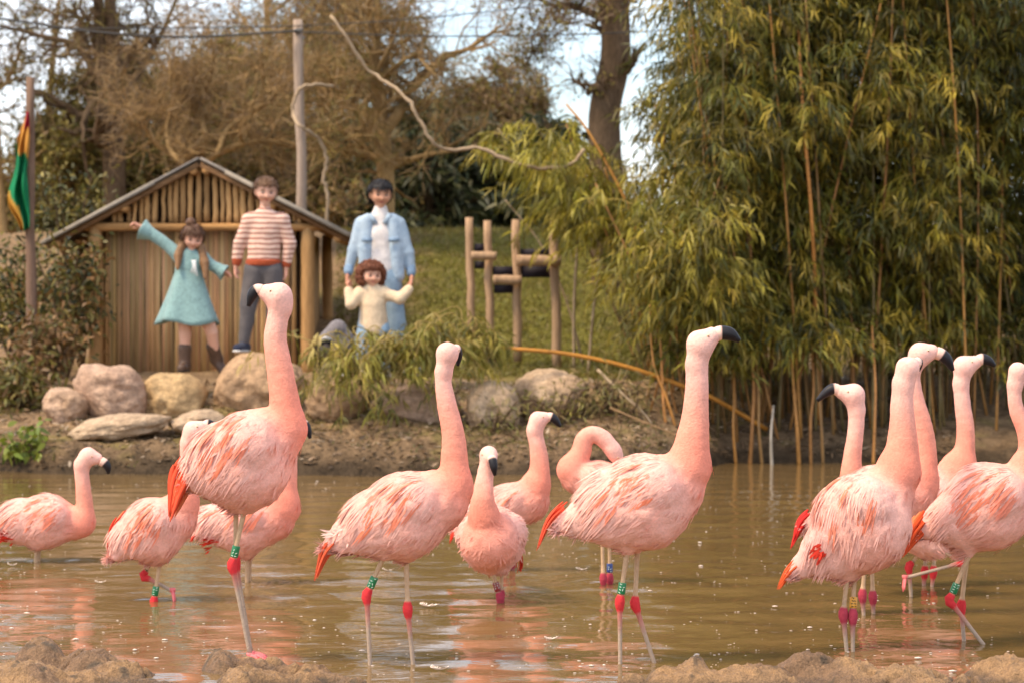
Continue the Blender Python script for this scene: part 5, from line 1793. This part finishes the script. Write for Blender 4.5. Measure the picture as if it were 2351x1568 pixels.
# dark evergreens: drooping fans of needles
def evergreen(label, xv, Y, h, w, seed, cols, name="evergreen_tree", n=5200, z0=.05):
    rg = np.random.default_rng(seed)
    base = on_ground(P(xv, 0, Y)[0], Y)
    o = thing(name, label, "tree", base, "dark evergreens closing the background")
    tb = Tubes()
    tb.add([base - np.array([0, 0, .2]), base + np.array([0, 0, h * .5]), base + np.array([0, 0, h])], [.11, .07, .015], 7)
    Bs, Ds, Cs = [], [], []
    nb = 90
    cols = np.asarray(cols)
    for i in range(nb):
        t_ = z0 + (1 - z0) * (i + rg.random()) / nb
        a = rg.uniform(0, 6.28)
        ln = w * (1 - t_ * .82) * rg.uniform(.65, 1.15)
        p0 = base + np.array([0, 0, h * t_])
        d0 = np.array([math.cos(a), math.sin(a), rg.uniform(-.25, .25)])
        p1 = p0 + d0 * ln
        tb.add([p0, (p0 + p1) / 2 + np.array([0, 0, .05]), p1], [.018, .012, .004], 4, cap=False)
        m = n // nb
        u = rg.uniform(.15, 1.05, m)[:, None] ** .8
        Bs.append(p0 + (p1 - p0) * u + rg.normal(0, .07, (m, 3)))
        Ds.append(d0 * .7 + rg.normal(0, .5, (m, 3)) + np.array([0, 0, -.35]))
        Cs.append(cols[rg.integers(0, len(cols), m)] * rg.uniform(.6, 1.3, (m, 1)))
    B, D, C = np.vstack(Bs), np.vstack(Ds), np.vstack(Cs)
    V, Q, C = blades(B, D, rg.normal(size=B.shape), rg.uniform(.10, .24, len(B)), rg.uniform(.03, .06, len(B)), prof=(.6, 1, .7, .1), droop=.25, col=C)
    put("trunk", tb.mesh("trunk"), m_bark, o)
    put("crown", np_mesh("crown", V, [Q], C), m_leaf, o, kind="stuff")
EV = [("dark evergreen directly behind the denim-jacketed boy's shoulder", 985, 31.0, 2.5, 1.4), ("broad dark evergreen above the log frame's left posts", 1120, 31.5, 2.5, 1.5),
      ("dark evergreen above the log frame's right post", 1260, 31.0, 2.3, 1.4), ("dark evergreen filling in behind the hut's right eave", 815, 31.0, 2.4, 1.3),
      ("dark evergreen in the gap between the two budding trees", 90, 32.0, 1.4, 1.2), ("dark evergreen low behind the hut's left roof slope", 260, 31.5, 2.6, 1.4),
      ("tall shadowy evergreen behind the hut's ridge", 440, 31.8, 2.5, 1.4), ("tall shadowy evergreen behind the bleached pole", 640, 38.0, 3.4, 1.8),
      ("shadowy evergreen deep behind the forked tree's trunk", 890, 40.0, 3.0, 2.0), ("shadowy evergreen far behind the cone-shaped brown tree", 1090, 41.0, 2.5, 2.0),
      ("evergreen far behind the yellow-green bamboo's tip", 1290, 38.0, 2.3, 1.6), ("shadowy evergreen deep behind the flagpole", -20, 36.0, 2.0, 1.6)]
for i, (lb, xv, Y, h, wd) in enumerate(EV):
    evergreen(lb, xv, Y, h, wd, 60 + i, DARKG if i not in (6, 7) else DARKG + BROWN)

# ---- leafy bushes left of the hut
def bush(label, xv, Y, w, h, n, seed, cols, name="bush", leafL=.07, leafW=.028, stems=14, z_add=0.0, droop=.3):
    rg = np.random.default_rng(seed)
    base = on_ground(P(xv, 0, Y)[0], Y) + np.array([0, 0, z_add])
    o = thing(name, label, "bush", base)
    tb = Tubes()
    tips = []
    for i in range(stems):
        a = rg.uniform(0, 6.28)
        e = base + np.array([math.cos(a) * w * rg.uniform(.2, 1), math.sin(a) * w * .8 * rg.uniform(.2, 1), h * rg.uniform(.5, 1.05)])
        md = (base + e) / 2 + np.array([0, 0, h * .15]) + rg.normal(0, .06, 3)
        sp = spline([base - np.array([0, 0, .05]), md, e], 7)
        tb.add(sp, np.linspace(.013, .004, 7), 5, cap=False)
        tips.append(sp)
    cols = np.asarray(cols)
    k = rg.integers(0, stems, n)
    j = rg.integers(2, 7, n)
    B = np.array(tips)[k, j] + rg.normal(0, .10, (n, 3)) * np.array([1, 1, .8])
    B[:, 2] = np.maximum(B[:, 2], base[2] + .01)
    C = cols[rg.integers(0, len(cols), n)] * rg.uniform(.6, 1.35, (n, 1))
    V, Q, C = blades(B, rg.normal(size=(n, 3)) + np.array([0, -.2, -.1]), rg.normal(size=(n, 3)), rg.uniform(.6, 1.3, n) * leafL, leafW, droop=droop, col=C)
    put("stems", tb.mesh("stems"), m_bark, o)
    put("foliage", np_mesh("foliage", V, [Q], C), m_leaf, o, kind="stuff")
YG = [(.16, .13, .025), (.11, .10, .02), (.20, .15, .04), (.24, .12, .04)]
bush("olive leafy bush with a few brown leaves between flagpole and hut", 150, 21.2, .42, 1.15, 1700, 71, YG + YG + DARKG)
bush("dark leafy bush behind the flagpole's foot", 40, 21.8, .50, 1.3, 1700, 72, DARKG + YG + OLIVE)
bush("tall dark leafy bush against the hut's left wall", 190, 22.6, .5, 1.7, 1800, 73, DARKG + OLIVE + OLIVE)
bush("low olive and brown bush on the bank left of the small tan boulder", 40, 19.4, .32, .30, 900, 74, [(.12, .11, .02), (.17, .13, .03), (.2, .11, .04)])
bush("shrub with dry brown leaves at the foot of the flagpole", 110, 20.0, .30, .55, 1100, 75, [(.24, .13, .05), (.2, .11, .04), (.13, .11, .03)])
bush("broad-leaved green water plant at the weedy end of the bank", 58, 17.85, .13, .07, 230, 76, [(.17, .20, .02), (.21, .23, .035), (.12, .16, .02)], name="water_plant", leafL=.075, leafW=.045, stems=9)

bush("sparse dry brush growing in front of the broad pale boulder", 1275, 18.45, .26, .22, 420, 78, [(.24, .20, .04), (.30, .22, .09), (.16, .14, .03)], leafL=.06, leafW=.012, stems=16)
bush("sparse dry brush beside the pale boulder under the drooping leaves", 1130, 18.25, .22, .18, 320, 79, [(.22, .19, .04), (.30, .22, .09), (.15, .14, .03)], leafL=.06, leafW=.012, stems=14)
bush("dry grassy brush between the broad boulder and the low bamboo fringe", 1400, 18.6, .34, .30, 600, 80, [(.26, .19, .06), (.34, .24, .10), (.14, .13, .03)], leafL=.08, leafW=.010, stems=22)
# ---- bleached hanging vines
def vine(label, pts, Y, r0, r1):
    t = Tubes()
    sp = spline([P(x, y, Y + dy) for x, y, dy in pts], 60)
    rg = np.random.default_rng(int(abs(pts[0][0])))
    t.add(sp + rg.normal(0, .006, sp.shape), np.linspace(r0, r1, 60) * (1 + rg.normal(0, .08, 60)), 7)
    return put("vine", t.mesh("vine"), m_pale, label=label, cat="vine")
vine("long bleached vine winding down from the treetops to the yellow-green bamboo", [(758, 40, 0), (800, 95, 0), (850, 165, .1), (905, 200, 0), (945, 240, -.1), (970, 290, -.1), (990, 322, -.1), (1030, 345, 0), (1095, 340, 0), (1150, 362, 0), (1200, 380, 0), (1260, 388, 0), (1310, 380, -.1), (1340, 345, -.2)], 19.9, .013, .017)
vine("short bleached vine curling across the bleached pole", [(765, 200, .2), (720, 195, 0), (685, 210, 0), (672, 255, 0), (690, 290, -.2), (730, 320, 0), (750, 365, .1), (742, 410, .1), (752, 450, .1), (748, 520, .1)], 23.9, .016, .018)

# ------------------------------------------------------------------ bamboo
CANE = np.array([(.44, .20, .045), (.38, .17, .045), (.30, .16, .05), (.22, .15, .05)])
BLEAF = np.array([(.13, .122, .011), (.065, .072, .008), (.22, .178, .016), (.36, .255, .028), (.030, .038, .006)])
BLEAF_Y = np.array([(.34, .28, .03), (.27, .235, .025), (.40, .30, .035), (.20, .19, .02)])
def cane_pts(rg, base, top, sag):
    md = base * .5 + top * .5 + np.array([0, 0, sag]) + rg.normal(0, .05, 3)
    return spline([base, md, top], 16)
def add_cane(tb, pts, r, col, rg):
    n = len(pts)
    rad = np.linspace(r, r * .55, n)
    tb.add(pts, rad, 7, col * rg.uniform(.8, 1.15))
    L = np.linalg.norm(np.diff(pts, axis=0), axis=1).sum()
    k = int(L / .28)
    for i in range(1, k):                                    # nodes
        u = i / k * (n - 1)
        a = int(u); f = u - a
        p0 = pts[a] * (1 - f) + pts[a + 1] * f
        d0 = unit(pts[a + 1] - pts[a])
        rr_ = rad[a] * 1.16
        tb.add([p0 - d0 * .012, p0, p0 + d0 * .012], [rad[a] * .9, rr_, rad[a] * .9], 7, col * .75, cap=False)
def sprays(rg, canes, n_spray, cols, spray_len, leaf_n, Lr, Wr, tmin=.28, out=None):
    """leaf clusters along drooping side twigs of the canes"""
    canes = np.array(canes)
    k = rg.integers(0, len(canes), n_spray)
    u = rg.uniform(tmin, 1.0, n_spray) * (canes.shape[1] - 1.001)
    a = u.astype(int); f = (u - a)[:, None]
    p0 = canes[k, a] * (1 - f) + canes[k, a + 1] * f
    lump = vnoise(p0[:, 0] * 2.2, p0[:, 1] * 2.2, p0[:, 2] * 2.2, 17)
    p0 = p0 + np.array([0, -1.0, 0]) * (lump * (.45 if out is not None and abs(out[1]) > .6 else 0))[:, None]
    ang = rg.uniform(0, 2 * math.pi, n_spray)
    d0 = np.stack([np.cos(ang), np.sin(ang), rg.uniform(-.1, .6, n_spray)], 1)
    if out is not None:
        d0 = d0 + np.asarray(out)
    d0 = unit(d0)
    ln = rg.uniform(.5, 1.2, n_spray) * spray_len
    tw = blades(p0, d0, rg.normal(size=(n_spray, 3)), ln, .006, prof=(1, .9, .8, .5), droop=.45, col=cols[rg.integers(0, len(cols), n_spray)] * .8 + np.array([.08, .05, .01]))
    m = n_spray * leaf_n
    j = np.repeat(np.arange(n_spray), leaf_n)
    t_ = rg.uniform(.25, 1.05, m)
    b = p0[j] + d0[j] * (ln[j] * t_)[:, None] + np.array([0, 0, -1.0]) * (ln[j] * .45 * t_ ** 2)[:, None] + rg.normal(0, .018, (m, 3))
    dl = d0[j] * .5 + rg.normal(0, .45, (m, 3)) + np.array([0, 0, -.75])
    tone = cols[rg.integers(0, len(cols), n_spray)][j]
    c = (tone * .75 + cols[rg.integers(0, len(cols), m)] * .25) * rg.uniform(.75, 1.25, (m, 1)) * rg.uniform(.4, 1.35, (n_spray, 1))[j]  # per-spray brightness spread imitates shaded hollows and lit tips
    lv = blades(b, dl, rg.normal(size=(m, 3)) + np.array([0, -.6, .4]), rg.uniform(.7, 1.25, m) * Lr, rg.uniform(.7, 1.2, m) * Wr, prof=(.25, 1, .7, .04), droop=.35, col=c)
    return [tw, lv]
def bamboo(label, x0, x1, Y0, Y1, n, h, seed, cols, n_spray, leaf_n=15, tmin=.28, lean=(0, .05), r=(.008, .014), cane_cols=CANE * np.array([.8, .85, .9]), Lr=.098, Wr=.0140, spray=.42, out=(0, -.8, .1), show=None, cat="bamboo"):
    rg = np.random.default_rng(seed)
    cx_ = P((x0 + x1) / 2, 0, (Y0 + Y1) / 2)[0]
    o = thing("bamboo_clump", label, cat, on_ground(cx_, (Y0 + Y1) / 2))
    canes = []
    for i in range(n):
        Y = rg.uniform(Y0, Y1)
        x = P(rg.uniform(x0, x1), 0, Y)[0]
        b = on_ground(x, Y) - np.array([0, 0, .08])
        t = b + np.array([lean[0] + rg.normal(0, .35), lean[1] + rg.normal(0, .3), h * rg.uniform(.75, 1.1)])
        pts = cane_pts(rg, b, t, .12)
        canes.append(pts)
        tb = Tubes()
        add_cane(tb, pts, rg.uniform(*r), cane_cols[rg.integers(0, len(cane_cols))], rg)
        put("cane", tb.mesh("cane"), m_cane, o)
    V, Q, C = join(sprays(rg, canes, n_spray, cols, spray, leaf_n, Lr, Wr, tmin, out))
    put("foliage", np_mesh("foliage", V, [Q], C), m_leaf, o, kind="stuff")
    return o
bamboo("dense dark bamboo clump behind the big upright-necked flamingo's bill", 1640, 1810, 19.0, 20.6, 32, 4.5, 81, BLEAF, 2400, tmin=.17)
bamboo("dense bamboo clump rising behind the left-facing flamingo's bill, with orange canes at the water", 1770, 2040, 19.0, 20.7, 44, 4.7, 82, BLEAF, 3000, tmin=.18)
bamboo("dense dark bamboo clump behind the crowded group of flamingos", 2020, 2290, 19.0, 20.8, 36, 4.8, 83, BLEAF, 2900, tmin=.16)
bamboo("shadowy bamboo clump behind the S-necked striding flamingo", 2270, 2560, 19.1, 20.8, 30, 4.8, 84, np.vstack([BLEAF, BLEAF[[1, 4]]]), 2300, tmin=.12)  # extra dark leaf colours put shade into this clump
bamboo("loose yellow-green bamboo leaning out over the log frame's right post", 1480, 1540, 20.2, 21.0, 9, 2.15, 85, BLEAF_Y, 340, tmin=.58, lean=(-.72, -.1), spray=.36, out=(-.5, -.2, .1), Lr=.12)
bamboo("thin olive bamboo between the thick tree trunk and the dense clumps", 1545, 1660, 19.8, 21.0, 14, 2.9, 86, np.vstack([BLEAF, BLEAF_Y[:2]]), 950, tmin=.2, lean=(.05, 0), spray=.4)
bamboo("deep shaded bamboo thicket standing behind all the other clumps", 1560, 2620, 21.0, 22.6, 60, 4.4, 88, BLEAF[[0, 1, 4]], 3000, leaf_n=9, tmin=.02, out=(0, -.2, -.1), spray=.6)  # darker leaf colours only: depth shade put into the foliage colour
bamboo("low bamboo fringe overhanging the bank end under the dense clumps", 1480, 1640, 18.9, 19.6, 12, 1.9, 87, np.vstack([BLEAF[:4], BLEAF_Y[:1]]), 620, tmin=.3, lean=(-.1, -.2), r=(.007, .012), spray=.4)
# single canes that stand out
def single(label, pts, Y, r, col, name="bamboo_cane"):
    rg = np.random.default_rng(int(pts[0][0]))
    tb = Tubes()
    add_cane(tb, spline([P(x, y, Y + d) for x, y, d in pts], 24), r, np.asarray(col, float), rg)
    return put(name, tb.mesh(name), m_cane, label=label, cat="bamboo cane")
single("tall orange bamboo cane standing clear in front of the dark leaves", [(1880, 1020, .35), (1868, 580, -.2), (1847, 300, -.3), (1836, 120, -.05), (1830, -40, .4)], 19.2, .017, (.44, .19, .045))
single("orange bamboo cane leaning over beside the thick tree trunk", [(1470, 560, 0), (1440, 470, 0), (1395, 380, 0), (1345, 295, 0), (1300, 240, .1)], 20.0, .016, (.46, .22, .05))
single("pale dead bamboo cane standing in the water at the clump's edge", [(1772, 1075, 0), (1770, 1000, 0), (1776, 930, .05)], 18.6, .014, (.48, .40, .30))
single("dry pale stem slanting across the bank below the bent cane", [(1372, 848, 0), (1430, 905, -.1), (1475, 945, -.15), (1505, 985, -.15)], 18.6, .014, (.42, .30, .18), name="dry_stem")
single("thin dry stem lying low across the bank", [(1400, 935, 0), (1470, 965, -.05), (1560, 1000, -.1)], 18.4, .010, (.34, .20, .09), name="dry_stem")
for i, (xa, ya, xb, yb) in enumerate(((1560, 1000, 1500, 830), (1535, 1005, 1520, 850), (1640, 1060, 1600, 880), (1690, 1060, 1685, 900), (1722, 1062, 1730, 890), (1750, 1062, 1742, 900), (1835, 1062, 1822, 890), (1862, 1062, 1868, 880), (1890, 1060, 1880, 900), (1610, 1040, 1560, 860), (2005, 1060, 2010, 880))):
    lb = ["orange bamboo cane leaning in front of the low fringe", "brown bamboo cane beside the low fringe", "orange-brown bamboo cane slanting up from the waterline", "slim orange bamboo cane left of the dead pale cane",
          "stout orange bamboo cane close to the dead pale cane's left side", "orange bamboo cane just left of the pale dead cane", "bright orange bamboo cane mirrored in the water right of the dead pale cane", "pair-standing orange bamboo cane beyond the dead pale cane",
          "thin brown-orange bamboo cane at the right of the mirrored group", "bent orange cane at the bank end under the fringe", "orange bamboo cane behind the left-facing flamingo's neck"][i]
    single(lb, [(xa, ya + 8, 0), ((xa + xb) / 2 + (-4) ** (i % 2), (ya + yb) / 2, 0), (xb, yb, .1), (xb - 8, yb - 130, .3)], 18.75 if ya > 1030 else 18.6, .017 if i in (4, 6) else .013, CANE[i % 3])
def sapling(label, pts, Y, r):
    t = Tubes(); sp = spline([P(x, y, Y) for x, y in pts], 20)
    t.add(sp, np.linspace(r, r * .5, 20), 6)
    put("sapling", t.mesh("sapling"), m_pale, label=label, cat="sapling")
sapling("thin pale sapling stem right of the log frame", [(1318, 850), (1318, 700), (1326, 560), (1332, 470), (1325, 400)], 21.4, .017)
sapling("thin forked sapling stem nearest the bamboo's left edge", [(1350, 860), (1362, 720), (1380, 560), (1378, 490), (1360, 440)], 21.2, .015)
sapling("dead stick leaning against the log frame's last post", [(1340, 840), (1300, 690), (1240, 560), (1160, 460)], 22.1, .013)
# the bent-over bamboo whose leafy top droops over the bank
bb = thing("bent_bamboo", "long orange bamboo bent over from the clump, its leafy top drooping over the bank", "bamboo", P(1720, 960, 18.9))
rg = np.random.default_rng(90)
cp = spline([P(x, y, 18.75 + d) for x, y, d in ((1760, 985, .35), (1640, 915, .1), (1560, 883, 0), (1440, 842, -.1), (1320, 815, -.15), (1200, 802, -.2), (1080, 800, -.25), (960, 812, -.3), (850, 835, -.3), (760, 860, -.35))], 40)
tb = Tubes()
add_cane(tb, cp, .020, np.array([.52, .22, .03]), rg)
put("cane", tb.mesh("cane"), m_cane, bb)
SHR = np.array([(.28, .24, .03), (.21, .19, .025), (.36, .28, .05), (.14, .14, .02), (.40, .30, .10)])
tops, tb = [], Tubes()
for i in range(46):
    a = rg.uniform(.63, .99)
    p0 = cp[int(a * 39)]
    e = p0 + np.array([rg.normal(-.12, .22), rg.normal(-.12, .18), rg.uniform(-.1, .26)])
    f_ = e + np.array([rg.normal(-.12, .16), -.08, -rg.uniform(.1, .38)])
    sp = spline([p0, (p0 + e) / 2 + np.array([0, 0, .08]), e, f_], 16)
    tops.append(sp)
    tb.add(sp, np.linspace(.007, .003, 16), 5, np.array([.32, .22, .06]), cap=False)
for (x, y) in ((1000, 720), (1040, 705), (960, 740), (1080, 730), (1020, 760), (1110, 770), (760, 800), (720, 850)):
    p0 = cp[int(rg.uniform(.5, .95) * 39)]
    p0 = cp[int(np.argmin(np.abs(cp[:, 0] - P(x, y, 18.5)[0])))]
    e = P(x, y, 18.55)
    sp = spline([p0, (p0 + e) / 2 + np.array([.05, 0, .05]), e, e + np.array([rg.normal(0, .15), -.1, -.2])], 16)
    tops += [sp, sp]
    tb.add(sp, np.linspace(.007, .003, 16), 5, np.array([.32, .22, .06]), cap=False)
put("side_twig", tb.mesh("side_twig"), m_cane, bb, kind="stuff")
V, Q, C = join(sprays(rg, tops, 380, SHR, .20, 9, .088, .0150, tmin=.15, out=(0, -.2, -.3)))
put("foliage", np_mesh("foliage", V, [Q], C), m_leaf, bb, kind="stuff")

# ---- grass on the slope and tufts on the bank
def grass(name, n, fx, cols, L, W, seed, droop=.5):
    rg = np.random.default_rng(seed)
    x, y = fx(rg, n)
    z = gz(x, y)
    cols = np.asarray(cols)
    C = cols[rg.integers(0, len(cols), len(x))] * rg.uniform(.65, 1.3, (len(x), 1))
    D = np.stack([rg.normal(0, .45, len(x)), rg.normal(-.1, .45, len(x)), np.full(len(x), 1.0)], 1)
    V, Q, C = blades(np.stack([x, y, z - .01], 1), D, rg.normal(size=(len(x), 3)), rg.uniform(.5, 1.3, len(x)) * L, W, prof=(1, .8, .5, .05), droop=droop, col=C)
    o = put(name, np_mesh(name, V, [Q], C), m_leaf, kind="stuff")
    return o
def slope(rg, n):
    y = rg.uniform(20.3, 29, n)
    x = rg.uniform(-1.6, 2.6, n) * (y / 22)
    return x, y
o = grass("slope_grass", 42000, slope, [(.18, .155, .022), (.135, .13, .018), (.22, .175, .03), (.22, .16, .05)], .13, .010, 91)
o["label"] = "yellow-green rough grass covering the slope behind the log frame"; o["category"] = "grass"
def bank(rg, n):
    x = rg.uniform(-4.6, 1.6, n)
    d0 = rg.uniform(.05, 1.2, n)
    k = fbm(x * 2.2, d0 * 2.5, 3.0, o=3, s=5) > rg.uniform(.02, .3, n)
    x, d0 = x[k], d0[k]
    return x, shore(x) + d0
o = grass("bank_grass", 9000, bank, [(.12, .13, .02), (.16, .13, .04), (.20, .14, .06), (.09, .10, .02)], .075, .008, 92)
o["label"] = "short weedy grass and dry stalks growing along the muddy far bank"; o["category"] = "grass"
# leaf litter and pebbles on the bank
rg = np.random.default_rng(93)
n = 9000
x = rg.uniform(-4.6, 3.6, n); dd = rg.uniform(.05, 2.6, n)
y = shore(x) + dd
B = np.stack([x, y, gz(x, y) + .008], 1)
C = np.array([(.24, .15, .08), (.32, .21, .12), (.14, .09, .05), (.40, .30, .2)])[rg.integers(0, 4, n)] * rg.uniform(.6, 1.2, (n, 1))
V, Q, C = blades(B, rg.normal(size=(n, 3)) * np.array([1, 1, .25]), np.tile([0, 0, 1.0], (n, 1)) + rg.normal(0, .3, (n, 3)), rg.uniform(.03, .08, n), rg.uniform(.012, .03, n), col=C)
o = put("leaf_litter", np_mesh("leaf_litter", V, [Q], C), m_leaf, kind="stuff")
o["label"] = "brown leaf litter scattered over the far bank"; o["category"] = "litter"
ICO1V, ICO1F = ico(1)
build_water()
# ---- feathers and specks floating on the pond
m_fl = mat("floating_down", (.72, .60, .50), rough=.8, spec=.2)
rg = np.random.default_rng(99)
fv = [("white feather floating right of the green-banded flamingo's rear knee", 985, 1394, 42), ("white feather floating near the mud below the facing flamingo", 1008, 1540, 40), ("pale tuft of down floating beside the facing flamingo's legs", 890, 1312, 26),
      ("white curled feather floating behind the preening flamingo's legs", 1335, 1310, 26), ("small white feather floating among the reflections under the preening flamingo", 1265, 1470, 30), ("bright white clump of down on the open water left of the yellow-banded flamingo", 1810, 1304, 15),
      ("white feather floating off the end of the mud at the frame of reeds", 28, 1300, 20), ("pale floating feather left of the lone wading flamingo's legs", 230, 1340, 24)]
for lb, x, y, s in fv:
    Y = WY(y)
    c = P(x, y, Y); c[2] = .006
    w_ = px(s, Y)
    n = 26
    t_ = np.linspace(-.5, .5, n)
    a0 = rg.uniform(-.4, .4)
    ax = np.array([math.cos(a0), math.sin(a0), 0])
    Bp = c + ax * (t_ * w_)[:, None] + np.array([0, 0, .008]) * (4 * t_ ** 2)[:, None]
    sgn = np.where(np.arange(n) % 2 == 0, 1, -1)
    D = np.stack([-ax[1] * sgn, ax[0] * sgn, np.full(n, .5)], 1) + ax * .6 + rg.normal(0, .2, (n, 3))
    V, Q, C = blades(Bp, D, np.tile([0, 0, 1.0], (n, 1)), rg.uniform(.2, .4, n) * w_ * .7, w_ * .09)
    tb = Tubes(); tb.raw(V, Q=Q)
    tb.add(Bp, .0015, 5)
    put("floating_feather", tb.mesh("floating_feather"), m_fl, label=lb, cat="feather", group="feathers afloat on the pond")
n = 1500
y = 7.75 + 9 * rg.random(n) ** 1.3
x = rg.uniform(-1, 1, n) * .235 * y
k = (mudz(x, y) < -.01) & (fbm(x * .8, y * .5, o=2) + .1 * rg.random(n) > -.12)
x, y = x[k], y[k]
n = len(x)
S = rg.uniform(.0012, .0034, n) * np.where(rg.random(n) < .08, 2.2, 1)
v = (ICO1V[None] * np.stack([S * rg.uniform(1, 2.4, n), S, S * .5], 1)[:, None]) + np.stack([x, y, np.full(n, .003)], 1)[:, None]
f = (ICO1F[None] + (np.arange(n) * len(ICO1V))[:, None, None]).reshape(-1, 3)
o = put("floating_specks", np_mesh("floating_specks", v.reshape(-1, 3), [f]), m_fl, kind="stuff")
o["label"] = "tiny pale specks of down and froth drifting on the brown water"; o["category"] = "specks"
